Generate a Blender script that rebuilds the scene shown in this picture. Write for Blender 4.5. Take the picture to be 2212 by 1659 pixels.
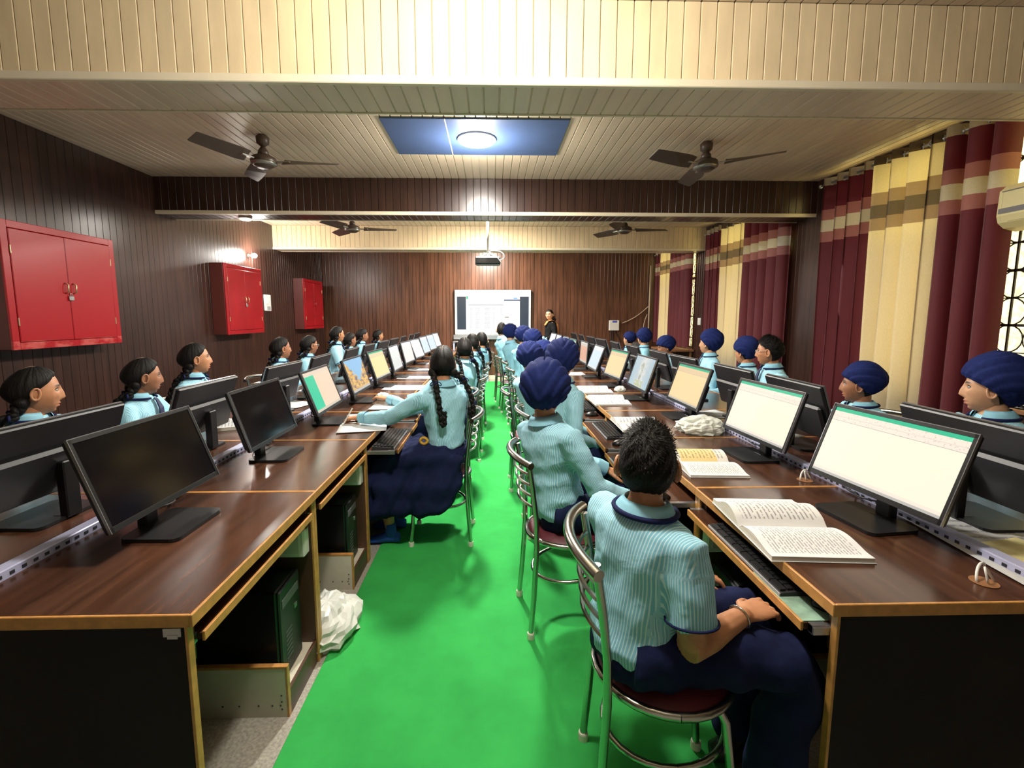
import bpy, math, random
import numpy as np
from mathutils import Matrix, Vector
EXPOSURE = 0.6
WORLD_STRENGTH = 2.9
SCR = 0.66
LAMP_POWER = [88, 140, 150, 150, 12, 55]

for o in list(bpy.data.objects):
    bpy.data.objects.remove(o, do_unlink=True)
SC = bpy.context.scene
COL = SC.collection
PI = math.pi

# ------------------------------------------------------------------ camera
_f = 1000.0
_p = math.atan(118 / 1000.0)
_y = math.atan(25 / 1000.0 * math.cos(_p))
_fw = Vector((math.sin(_y) * math.cos(_p), math.cos(_y) * math.cos(_p), -math.sin(_p)))
_rt = Vector((math.cos(_y), -math.sin(_y), 0))
_up = _rt.cross(_fw)
cam_data = bpy.data.cameras.new('camera')
cam = bpy.data.objects.new('camera', cam_data)
COL.objects.link(cam)
cam.matrix_world = Matrix((( _rt.x, _up.x, -_fw.x, 0), (_rt.y, _up.y, -_fw.y, 0), (_rt.z, _up.z, -_fw.z, 1.47), (0, 0, 0, 1)))
cam_data.sensor_fit = 'HORIZONTAL'
cam_data.sensor_width = 36
cam_data.lens = _f / 2212 * 36
cam_data.shift_x = (1106 - 1088) / 2212
cam_data.shift_y = (800 - 829.5) / 2212
cam_data.clip_start = 0.02
SC.camera = cam

# ------------------------------------------------------------------ world, exposure
SC.view_settings.view_transform = 'Standard'
SC.view_settings.look = 'None'
SC.view_settings.gamma = 1
SC.view_settings.use_curve_mapping = False
SC.view_settings.exposure = EXPOSURE
world = bpy.data.worlds.new('daylight')
SC.world = world
world.use_nodes = True
world.node_tree.nodes['Background'].inputs[0].default_value = (1.0, 0.92, 0.72, 1)
world.node_tree.nodes['Background'].inputs[1].default_value = WORLD_STRENGTH


def area(name, loc, size, power, color=(1, 1, 1), shape='DISK', rot=(0, 0, 0), parent=None, spread=180):
    l = bpy.data.lights.new(name, 'AREA')
    l.shape = shape
    l.size = size
    l.energy = power
    l.color = color
    l.spread = math.radians(spread)
    o = bpy.data.objects.new(name, l)
    COL.objects.link(o)
    o.location = loc
    o.rotation_euler = rot
    if parent:
        o.parent = parent
    return o


# ------------------------------------------------------------------ materials
MATS = {}


def newmat(name):
    m = bpy.data.materials.new(name)
    m.use_nodes = True
    nt = m.node_tree
    b = nt.nodes['Principled BSDF']
    MATS[name] = m
    return m, nt, b


def lk(nt, a, b):
    nt.links.new(a, b)


def pos_node(nt, scale=(1, 1, 1), kind='pos'):
    if kind == 'pos':
        s = nt.nodes.new('ShaderNodeNewGeometry').outputs['Position']
    elif kind == 'obj':
        s = nt.nodes.new('ShaderNodeTexCoord').outputs['Object']
    else:
        s = nt.nodes.new('ShaderNodeTexCoord').outputs['UV']
    mp = nt.nodes.new('ShaderNodeMapping')
    mp.inputs['Scale'].default_value = scale
    lk(nt, s, mp.inputs['Vector'])
    return mp.outputs['Vector']


def ramp(nt, fac, stops, mode='LINEAR'):
    r = nt.nodes.new('ShaderNodeValToRGB')
    r.color_ramp.interpolation = mode
    el = r.color_ramp.elements
    while len(el) < len(stops):
        el.new(0.5)
    for e, (p, c) in zip(el, stops):
        e.position = p
        e.color = (*c, 1) if len(c) == 3 else c
    lk(nt, fac, r.inputs['Fac'])
    return r.outputs['Color']


def math_node(nt, op, a, b=None, c=None):
    n = nt.nodes.new('ShaderNodeMath')
    n.operation = op
    for i, x in enumerate((a, b, c)):
        if x is None:
            continue
        if isinstance(x, (int, float)):
            n.inputs[i].default_value = x
        else:
            lk(nt, x, n.inputs[i])
    return n.outputs[0]


def mixc(nt, fac, a, b):
    n = nt.nodes.new('ShaderNodeMix')
    n.data_type = 'RGBA'
    if isinstance(fac, (int, float)):
        n.inputs[0].default_value = fac
    else:
        lk(nt, fac, n.inputs[0])
    for i, x in ((6, a), (7, b)):
        if isinstance(x, tuple):
            n.inputs[i].default_value = (*x, 1)
        else:
            lk(nt, x, n.inputs[i])
    return n.outputs[2]


def noise(nt, vec, scale=5, detail=3, rough=0.55, dist=0):
    n = nt.nodes.new('ShaderNodeTexNoise')
    n.inputs['Scale'].default_value = scale
    n.inputs['Detail'].default_value = detail
    n.inputs['Roughness'].default_value = rough
    n.inputs['Distortion'].default_value = dist
    if vec is not None:
        lk(nt, vec, n.inputs['Vector'])
    return n.outputs['Fac']


def bump(nt, b, h, strength=0.2, dist=0.01):
    n = nt.nodes.new('ShaderNodeBump')
    n.inputs['Strength'].default_value = strength
    n.inputs['Distance'].default_value = dist
    lk(nt, h, n.inputs['Height'])
    lk(nt, n.outputs['Normal'], b.inputs['Normal'])


def plain(name, col, rough=0.5, metal=0.0, var=0.0, scale=(6, 6, 6), col2=None, bumpstr=0, kind='pos', spec=0.5, bscale=None, bdist=0.004, trans=0):
    m, nt, b = newmat(name)
    b.inputs['Roughness'].default_value = rough
    b.inputs['Metallic'].default_value = metal
    b.inputs['Specular IOR Level'].default_value = spec
    c2 = col2 or tuple(min(1, c * (1 - var)) for c in col)
    f = noise(nt, pos_node(nt, scale, kind), 1, 4)
    c = ramp(nt, f, [(0.32, c2), (0.68, col)])
    lk(nt, c, b.inputs['Base Color'])
    if bumpstr:
        h = noise(nt, pos_node(nt, bscale or scale, kind), 1, 4)
        bump(nt, b, h, bumpstr, bdist)
    if trans:
        out = nt.nodes['Material Output']
        t = nt.nodes.new('ShaderNodeBsdfTranslucent')
        lk(nt, c, t.inputs['Color'])
        mx = nt.nodes.new('ShaderNodeMixShader')
        mx.inputs[0].default_value = trans
        lk(nt, b.outputs[0], mx.inputs[1])
        lk(nt, t.outputs[0], mx.inputs[2])
        lk(nt, mx.outputs[0], out.inputs['Surface'])
    return m


def emit(name, col, strength):
    m, nt, b = newmat(name)
    b.inputs['Base Color'].default_value = (*[c * .5 for c in col], 1)
    b.inputs['Emission Color'].default_value = (*col, 1)
    b.inputs['Emission Strength'].default_value = strength
    return m


# wood cladding and laminates
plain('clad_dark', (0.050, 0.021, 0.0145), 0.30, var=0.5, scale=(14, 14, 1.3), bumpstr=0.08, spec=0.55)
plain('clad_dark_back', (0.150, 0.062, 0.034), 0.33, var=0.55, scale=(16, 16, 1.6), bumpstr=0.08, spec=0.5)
plain('clad_joint', (0.020, 0.009, 0.007), 0.5)
plain('clad_cream', (0.78, 0.62, 0.385), 0.42, var=0.16, scale=(9, 9, 2.5), bumpstr=0.05)
plain('clad_cream_joint', (0.44, 0.36, 0.23), 0.5)
plain('ceil_cream', (0.74, 0.585, 0.44), 0.38, var=0.14, scale=(9, 1.2, 9), bumpstr=0.05)
plain('ceil_joint_highlight', (0.80, 0.72, 0.58), 0.5)  # highlights along the board joints, put into this pale colour
plain('ceil_blue', (0.055, 0.095, 0.22), 0.5, var=0.1)
plain('trim_cream', (0.76, 0.67, 0.5), 0.4, var=0.06)
plain('terrazzo', (0.42, 0.40, 0.34), 0.35, var=0.45, scale=(90, 90, 90))
plain('carpet', (0.040, 0.40, 0.085), 0.95, var=0.22, scale=(3.5, 3.5, 3.5), bumpstr=0.3, bscale=(400, 400, 400), bdist=0.003, spec=0.1)
plain('paint_white', (0.62, 0.60, 0.54), 0.5, var=0.08)
plain('desk_top', (0.092, 0.038, 0.021), 0.22, var=0.62, scale=(26, 1.6, 8), spec=0.45)
plain('desk_black', (0.0030, 0.0028, 0.0027), 0.6, spec=0.25, var=0.3)
plain('desk_brown', (0.105, 0.046, 0.026), 0.45, var=0.5, scale=(8, 8, 2))
plain('edge_orange', (0.56, 0.27, 0.075), 0.4, var=0.3, scale=(30, 30, 30))
plain('melamine', (0.60, 0.57, 0.46), 0.5, var=0.14, scale=(7, 7, 7))
plain('screw', (0.03, 0.03, 0.03), 0.5)
plain('plastic_black', (0.006, 0.006, 0.0065), 0.36, var=0.2)
plain('plastic_dark', (0.0095, 0.010, 0.0115), 0.42, var=0.2, scale=(3, 3, 3))
plain('plastic_grey', (0.10, 0.10, 0.11), 0.45)
plain('plastic_white', (0.74, 0.73, 0.68), 0.42, var=0.05)
plain('key_black', (0.02, 0.02, 0.022), 0.5)
plain('key_edge', (0.32, 0.33, 0.35), 0.35)
plain('bezel_shine', (0.35, 0.36, 0.38), 0.22, 0.7)
plain('channel', (0.52, 0.54, 0.78), 0.4, 0.1, var=0.08)
plain('slot_dark', (0.02, 0.02, 0.03), 0.7)
plain('chrome', (0.50, 0.50, 0.45), 0.24, 1.0)
plain('steel', (0.5, 0.51, 0.53), 0.3, 0.9)
plain('rubber_white', (0.72, 0.70, 0.60), 0.6)
plain('seat_maroon', (0.10, 0.006, 0.018), 0.55, var=0.3, bumpstr=0.1, bscale=(300, 300, 300))
plain('cab_red', (0.37, 0.005, 0.011), 0.32, var=0.25, scale=(4, 4, 4), bumpstr=0.05)
plain('cab_red_worn', (0.60, 0.008, 0.016), 0.32)
_m = MATS['cab_red_worn']; _nt = _m.node_tree; _b = _nt.nodes['Principled BSDF']
_sx = _nt.nodes.new('ShaderNodeSeparateXYZ'); lk(_nt, pos_node(_nt), _sx.inputs[0])
_w = noise(_nt, pos_node(_nt, (3, 7, 12)), 1, 4)
_k = math_node(_nt, 'MULTIPLY', math_node(_nt, 'LESS_THAN', _sx.outputs['Z'], 1.275), ramp(_nt, _w, [(0.45, (0, 0, 0)), (0.6, (1, 1, 1))]))
lk(_nt, mixc(_nt, math_node(_nt, 'MULTIPLY', _k, 0.5), (0.37, 0.005, 0.011), (0.66, 0.17, 0.15)), _b.inputs['Base Color'])
plain('cab_dark', (0.10, 0.02, 0.015), 0.5)
plain('brass', (0.62, 0.5, 0.3), 0.35, 0.8)
plain('fan_brown', (0.075, 0.048, 0.034), 0.4, var=0.2)
plain('fan_metal', (0.35, 0.33, 0.3), 0.3, 0.8)
plain('paper', (0.74, 0.74, 0.73), 0.7, var=0.05)
plain('paper_yellow', (0.82, 0.74, 0.36), 0.7, var=0.2, scale=(20, 20, 20))
plain('book_edge', (0.74, 0.70, 0.62), 0.8, var=0.25, scale=(3, 3, 400))
plain('bag_white', (0.80, 0.82, 0.76), 0.3, var=0.08, bumpstr=0.3, bscale=(30, 30, 30), trans=0.25)
plain('mousepad', (0.27, 0.44, 0.33), 0.7, var=0.45, scale=(16, 30, 10))
plain('wood_ledge', (0.30, 0.14, 0.06), 0.5, var=0.3)
plain('cable_black', (0.012, 0.012, 0.012), 0.5)
plain('cable_cream', (0.55, 0.42, 0.32), 0.5)
plain('iron_black', (0.012, 0.011, 0.012), 0.5)
plain('ac_cream', (0.74, 0.66, 0.34), 0.45, var=0.05)
plain('ac_grey', (0.16, 0.15, 0.15), 0.4)
plain('red_plastic', (0.75, 0.04, 0.02), 0.4)
plain('led_blue', (0.05, 0.08, 0.5), 0.4)
emit('led_on', (0.1, 0.16, 1.0), 3.0)
# window glass: frosted, passes daylight
m, nt, b = newmat('pane')
out = nt.nodes['Material Output']
t = nt.nodes.new('ShaderNodeBsdfTranslucent')
c = ramp(nt, noise(nt, pos_node(nt, (24, 24, 24)), 1, 5, 0.7), [(0.35, (0.66, 0.60, 0.44)), (0.62, (0.92, 0.86, 0.68))])
lk(nt, c, t.inputs['Color'])
g = nt.nodes.new('ShaderNodeBsdfGlossy')
g.inputs['Roughness'].default_value = 0.25
mx = nt.nodes.new('ShaderNodeMixShader')
mx.inputs[0].default_value = 0.06
lk(nt, t.outputs[0], mx.inputs[1]); lk(nt, g.outputs[0], mx.inputs[2]); lk(nt, mx.outputs[0], out.inputs['Surface'])
m, nt, b = newmat('pane_yellow')
out = nt.nodes['Material Output']
t = nt.nodes.new('ShaderNodeBsdfTranslucent')
t.inputs['Color'].default_value = (1, 0.94, 0.62, 1)
lk(nt, t.outputs[0], out.inputs['Surface'])

# people
plain('navy_turban', (0.012, 0.022, 0.115), 0.85, var=0.3, scale=(60, 60, 60), bumpstr=0.15, bscale=(500, 500, 500), spec=0.15, kind='obj')
plain('navy_cloth', (0.0095, 0.015, 0.060), 0.85, var=0.35, scale=(14, 14, 14), bumpstr=0.25, bscale=(25, 25, 25), bdist=0.01, spec=0.15)
plain('navy_trim', (0.010, 0.014, 0.065), 0.8, spec=0.15)
plain('tie_stripe', (0.012, 0.018, 0.07), 0.6)
plain('hair', (0.0075, 0.0058, 0.005), 0.62, spec=0.22, var=0.6, scale=(90, 90, 14), bumpstr=0.5, bscale=(160, 160, 25), bdist=0.004, kind='obj')
plain('parting', (0.20, 0.13, 0.09), 0.6)
plain('eye_white', (0.36, 0.34, 0.31), 0.35)
plain('eye_dark', (0.012, 0.008, 0.006), 0.15)
plain('sock_blue', (0.02, 0.10, 0.50), 0.9, var=0.25, scale=(20, 20, 20))
plain('shoe_black', (0.012, 0.012, 0.012), 0.4)
plain('black_cloth', (0.010, 0.010, 0.011), 0.9, spec=0.1)
plain('orange_cloth', (0.72, 0.30, 0.10), 0.8, var=0.15)
plain('scrunchie', (0.72, 0.42, 0.05), 0.7, var=0.5, scale=(60, 60, 60))
plain('glasses_metal', (0.75, 0.72, 0.66), 0.25, 0.6)
# skin with brows and lips as own colour
for nm, c1, c2 in (('skin_a', (0.52, 0.250, 0.128), (0.43, 0.195, 0.098)), ('skin_b', (0.36, 0.165, 0.088), (0.29, 0.125, 0.066)), ('skin_c', (0.60, 0.34, 0.20), (0.52, 0.28, 0.16))):
    m, nt, b = newmat(nm)
    b.inputs['Roughness'].default_value = 0.5
    b.inputs['Subsurface Weight'].default_value = 0.0
    c = ramp(nt, noise(nt, pos_node(nt, (30, 30, 30), 'obj'), 1, 3), [(0.35, c2), (0.65, c1)])
    a1 = nt.nodes.new('ShaderNodeAttribute'); a1.attribute_name = 'lip'
    a2 = nt.nodes.new('ShaderNodeAttribute'); a2.attribute_name = 'brow'
    c = mixc(nt, a1.outputs['Fac'], c, (c1[0] * .75, c1[1] * .5, c1[2] * .55))
    c = mixc(nt, a2.outputs['Fac'], c, (0.012, 0.008, 0.007))
    lk(nt, c, b.inputs['Base Color'])
# striped school shirt
m, nt, b = newmat('shirt')
a1 = nt.nodes.new('ShaderNodeAttribute'); a1.attribute_name = 'stripe'
s = math_node(nt, 'FRACT', math_node(nt, 'MULTIPLY', a1.outputs['Fac'], 118.0))
s = math_node(nt, 'GREATER_THAN', s, 0.66)
c = mixc(nt, s, (0.22, 0.53, 0.69), (0.56, 0.79, 0.86))
lk(nt, c, b.inputs['Base Color'])
b.inputs['Roughness'].default_value = 0.8
b.inputs['Specular IOR Level'].default_value = 0.2
bump(nt, b, noise(nt, pos_node(nt, (12, 12, 12), 'obj'), 1, 3, 0.5, 0.6), 0.35, 0.02)
plain('shirt_plain', (0.27, 0.56, 0.70), 0.8, var=0.08, spec=0.2)
plain('shirt_white', (0.62, 0.72, 0.80), 0.8)

# curtains: printed colour bands follow the cloth (uv)
for nm, main, top, b1, b2 in (('curtain_maroon', (0.118, 0.004, 0.011), (0.46, 0.38, 0.26), (0.35, 0.13, 0.12), (0.62, 0.56, 0.42)),
                              ('curtain_cream', (0.86, 0.76, 0.54), (0.11, 0.075, 0.05), (0.40, 0.29, 0.20), (0.16, 0.125, 0.10))):
    m, nt, b = newmat(nm)
    sx = nt.nodes.new('ShaderNodeSeparateXYZ')
    lk(nt, pos_node(nt, (1, 1, 1), 'uv'), sx.inputs[0])
    c = ramp(nt, sx.outputs['Y'], [(0.0, main), (0.738, b1), (0.781, b2), (0.827, b1), (0.869, main), (0.966, top)], 'CONSTANT')
    c = mixc(nt, math_node(nt, 'MULTIPLY', noise(nt, pos_node(nt, (260, 260, 60)), 1, 2), 0.25), c, (0.0, 0.0, 0.0))
    lk(nt, c, b.inputs['Base Color'])
    b.inputs['Roughness'].default_value = 0.7
    b.inputs['Sheen Weight'].default_value = 0.2
    t = nt.nodes.new('ShaderNodeBsdfTranslucent'); lk(nt, c, t.inputs['Color'])
    mx = nt.nodes.new('ShaderNodeMixShader'); mx.inputs[0].default_value = 0.52 if 'cream' in nm else 0.14
    lk(nt, b.outputs[0], mx.inputs[1]); lk(nt, t.outputs[0], mx.inputs[2])
    lk(nt, mx.outputs[0], nt.nodes['Material Output'].inputs['Surface'])

# screens (uv: u right, v up)
def screen_mat(name, build, strength=1.0):
    m, nt, b = newmat(name)
    sx = nt.nodes.new('ShaderNodeSeparateXYZ')
    uv = pos_node(nt, (1, 1, 1), 'uv')
    lk(nt, uv, sx.inputs[0])
    c = build(nt, sx.outputs['X'], sx.outputs['Y'], uv)
    b.inputs['Base Color'].default_value = (0.01, 0.01, 0.01, 1)
    b.inputs['Roughness'].default_value = 0.3
    lk(nt, c, b.inputs['Emission Color'])
    b.inputs['Emission Strength'].default_value = strength * (SCR if name != 'scr_tv' else 1)
    return m


def between(nt, x, a, b_):
    return math_node(nt, 'MULTIPLY', math_node(nt, 'GREATER_THAN', x, a), math_node(nt, 'LESS_THAN', x, b_))


def sheet(body, rib, top=(0.02, 0.50, 0.27)):
    def f(nt, u, v, uv):
        c = ramp(nt, v, [(0, (0.5, 0.48, 0.44)), (0.035, rib), (0.075, body), (0.80, (0.55, 0.5, 0.45)), (0.806, rib), (0.865, (0.6, 0.55, 0.5)), (0.87, rib), (0.945, top)], 'CONSTANT')
        n = nt.nodes.new('ShaderNodeTexNoise'); n.inputs['Scale'].default_value = 1
        mp = nt.nodes.new('ShaderNodeMapping'); mp.inputs['Scale'].default_value = (60, 38, 1); lk(nt, uv, mp.inputs[0]); lk(nt, mp.outputs[0], n.inputs['Vector'])
        k = math_node(nt, 'MULTIPLY', math_node(nt, 'GREATER_THAN', n.outputs['Fac'], 0.62), between(nt, v, 0.80, 0.94))
        return mixc(nt, math_node(nt, 'MULTIPLY', k, 0.35), c, (0.25, 0.25, 0.25))
    return f


screen_mat('scr_sheet', sheet((1.0, 0.885, 0.69), (0.94, 0.79, 0.66)), 1.08)
screen_mat('scr_sheet_amber', sheet((1.0, 0.76, 0.40), (0.90, 0.66, 0.38)), 0.95)
screen_mat('scr_sheet_yellow', sheet((1.0, 0.84, 0.40), (0.92, 0.76, 0.44)), 0.95)
screen_mat('scr_white', sheet((1.0, 0.97, 0.95), (0.9, 0.9, 0.92), (0.95, 0.95, 0.97)), 1.0)
screen_mat('scr_pink', sheet((1.0, 0.84, 0.78), (0.95, 0.92, 0.90), (0.97, 0.95, 0.93)), 1.0)
screen_mat('scr_salmon', sheet((0.92, 0.52, 0.36), (0.80, 0.70, 0.60), (0.85, 0.83, 0.78)), 0.85)
screen_mat('scr_blue', sheet((0.62, 0.76, 0.95), (0.8, 0.88, 1.0), (0.85, 0.92, 1.0)), 0.95)
screen_mat('scr_pale', sheet((0.80, 0.82, 0.78), (0.9, 0.94, 0.96), (0.92, 0.96, 1.0)), 0.95)


def f_green(nt, u, v, uv):
    c = mixc(nt, math_node(nt, 'LESS_THAN', u, 0.34), (1.0, 0.72, 0.52), (0.03, 0.66, 0.36))
    n = noise(nt, None, 1, 2)
    c = mixc(nt, math_node(nt, 'GREATER_THAN', v, 0.90), c, (0.86, 0.70, 0.55))
    return mixc(nt, math_node(nt, 'LESS_THAN', v, 0.06), c, (0.75, 0.62, 0.48))


screen_mat('scr_green', f_green, 0.95)


def f_rock(nt, u, v, uv):
    e = noise(nt, pos_node(nt, (9, 7, 1), 'uv'), 1, 4)
    w = math_node(nt, 'ADD', math_node(nt, 'ABSOLUTE', math_node(nt, 'SUBTRACT', u, 0.55)), math_node(nt, 'MULTIPLY', math_node(nt, 'SUBTRACT', e, 0.5), 0.5))
    k = math_node(nt, 'GREATER_THAN', math_node(nt, 'ADD', math_node(nt, 'MULTIPLY', w, 1.25), 0.28), v)
    rock = ramp(nt, noise(nt, pos_node(nt, (7, 9, 1), 'uv'), 1, 5), [(0.36, (0.16, 0.14, 0.2)), (0.5, (0.85, 0.46, 0.10)), (0.62, (1.0, 0.66, 0.22))])
    c = mixc(nt, k, (0.30, 0.60, 0.90), rock)
    return mixc(nt, math_node(nt, 'LESS_THAN', v, 0.07), c, (0.62, 0.55, 0.5))


screen_mat('scr_rock', f_rock, 0.9)


def f_cloud(nt, u, v, uv):
    e = noise(nt, pos_node(nt, (6, 5, 1), 'uv'), 1, 5)
    d = math_node(nt, 'ADD', math_node(nt, 'ABSOLUTE', math_node(nt, 'SUBTRACT', u, 0.52)), math_node(nt, 'MULTIPLY', math_node(nt, 'SUBTRACT', e, 0.5), 0.55))
    c = ramp(nt, d, [(0.0, (0.46, 0.46, 0.36)), (0.06, (0.86, 0.87, 0.82)), (0.17, (0.62, 0.70, 0.72)), (0.4, (0.50, 0.66, 0.74))])
    g = ramp(nt, noise(nt, pos_node(nt, (12, 10, 1), 'uv'), 1, 4), [(0.4, (0.75, 0.78, 0.72)), (0.6, (0.55, 0.55, 0.16))])
    return mixc(nt, math_node(nt, 'MULTIPLY', between(nt, v, 0.02, 0.22), math_node(nt, 'LESS_THAN', d, 0.2)), c, g)


screen_mat('scr_cloud', f_cloud, 0.85)
m = plain('scr_off', (0.004, 0.004, 0.005), 0.12, spec=0.5)


def f_tv(nt, u, v, uv):
    c = mixc(nt, 0.0, (1, 1, 1), (1, 1, 1))
    bars = math_node(nt, 'MULTIPLY', between(nt, v, 0.10, 0.86), math_node(nt, 'ADD', between(nt, u, 0.015, 0.135), between(nt, u, 0.865, 0.985)))
    # table of grey text
    n = noise(nt, pos_node(nt, (90, 6, 1), 'uv'), 1, 2)
    rows = math_node(nt, 'GREATER_THAN', math_node(nt, 'FRACT', math_node(nt, 'MULTIPLY', v, 42)), 0.45)
    cols = ramp(nt, u, [(0, (0, 0, 0)), (0.18, (1, 1, 1)), (0.22, (0, 0, 0)), (0.26, (1, 1, 1)), (0.32, (0, 0, 0)), (0.38, (1, 1, 1)), (0.46, (0, 0, 0)), (0.50, (1, 1, 1)), (0.52, (0, 0, 0)), (0.60, (1, 1, 1)), (0.625, (0, 0, 0)), (0.66, (.6, .6, .6)), (0.72, (0, 0, 0))], 'CONSTANT')
    k = math_node(nt, 'MULTIPLY', math_node(nt, 'MULTIPLY', rows, cols), math_node(nt, 'MULTIPLY', math_node(nt, 'GREATER_THAN', n, 0.42), between(nt, v, 0.12, 0.64)))
    c = mixc(nt, math_node(nt, 'MULTIPLY', k, 0.4), c, (0.25, 0.27, 0.3))
    hd = math_node(nt, 'MULTIPLY', between(nt, u, 0.17, 0.64), between(nt, v, 0.655, 0.69))
    c = mixc(nt, math_node(nt, 'MULTIPLY', hd, 0.5), c, (0.35, 0.38, 0.45))
    tb = math_node(nt, 'MULTIPLY', math_node(nt, 'MULTIPLY', math_node(nt, 'GREATER_THAN', n, 0.5), rows), between(nt, v, 0.76, 0.985))
    c = mixc(nt, math_node(nt, 'MULTIPLY', tb, 0.25), c, (0.35, 0.40, 0.6))
    gr = math_node(nt, 'MULTIPLY', between(nt, u, 0.14, 0.165), between(nt, v, 0.81, 0.87))
    c = mixc(nt, gr, c, (0.05, 0.6, 0.3))
    bl = math_node(nt, 'MULTIPLY', between(nt, u, 0.65, 0.865), between(nt, v, 0.765, 0.795))
    c = mixc(nt, bl, c, (0.05, 0.09, 0.18))
    b2 = math_node(nt, 'MULTIPLY', between(nt, u, 0.78, 0.83), between(nt, v, 0.81, 0.84))
    c = mixc(nt, b2, c, (0.2, 0.5, 0.9))
    b3 = math_node(nt, 'MULTIPLY', between(nt, u, 0.66, 0.715), between(nt, v, 0.375, 0.40))
    c = mixc(nt, b3, c, (0.4, 0.35, 0.3))
    return mixc(nt, bars, c, (0.025, 0.045, 0.075))


screen_mat('scr_tv', f_tv, SCR * 1.05)


# printed pages
def page_mat(name, base, ink, lines=26, tint=None, cells=False):
    m, nt, b = newmat(name)
    uv = pos_node(nt, (1, 1, 1), 'uv')
    sx = nt.nodes.new('ShaderNodeSeparateXYZ'); lk(nt, uv, sx.inputs[0])
    u, v = sx.outputs['X'], sx.outputs['Y']
    n = noise(nt, pos_node(nt, (26, lines, 1), 'uv'), 1, 1)
    rows = between(nt, math_node(nt, 'FRACT', math_node(nt, 'MULTIPLY', v, lines)), 0.35, 0.72)
    marg = math_node(nt, 'MULTIPLY', between(nt, u, 0.1, 0.9), between(nt, v, 0.08, 0.93))
    k = math_node(nt, 'MULTIPLY', math_node(nt, 'MULTIPLY', rows, marg), math_node(nt, 'GREATER_THAN', n, 0.42))
    c = base
    if tint:
        c = mixc(nt, between(nt, v, 0.12, 0.8), base, tint)
    c = mixc(nt, math_node(nt, 'MULTIPLY', k, 0.6), c, ink)
    if cells:
        cc = ramp(nt, u, [(0, (0, 0, 0)), (0.30, (1, 1, 1)), (0.315, (0, 0, 0)), (0.52, (1, 1, 1)), (0.535, (0, 0, 0)), (0.74, (1, 1, 1)), (0.755, (0, 0, 0))], 'CONSTANT')
        c = mixc(nt, math_node(nt, 'MULTIPLY', cc, 0.7), c, ink)
    lk(nt, c, b.inputs['Base Color'])
    b.inputs['Roughness'].default_value = 0.6
    return m


page_mat('page_text', (0.70, 0.71, 0.71), (0.05, 0.05, 0.06), 30)
page_mat('page_text2', (0.71, 0.71, 0.70), (0.06, 0.05, 0.05), 20)
page_mat('page_yellow', (0.72, 0.70, 0.65), (0.12, 0.09, 0.06), 15, (0.76, 0.58, 0.27))
page_mat('page_cells', (0.60, 0.60, 0.59), (0.05, 0.06, 0.08), 9, None, True)
page_mat('page_pic', (0.60, 0.58, 0.57), (0.35, 0.12, 0.08), 8, (0.58, 0.46, 0.42))
page_mat('page_draw', (0.60, 0.62, 0.63), (0.12, 0.12, 0.15), 12)
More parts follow.
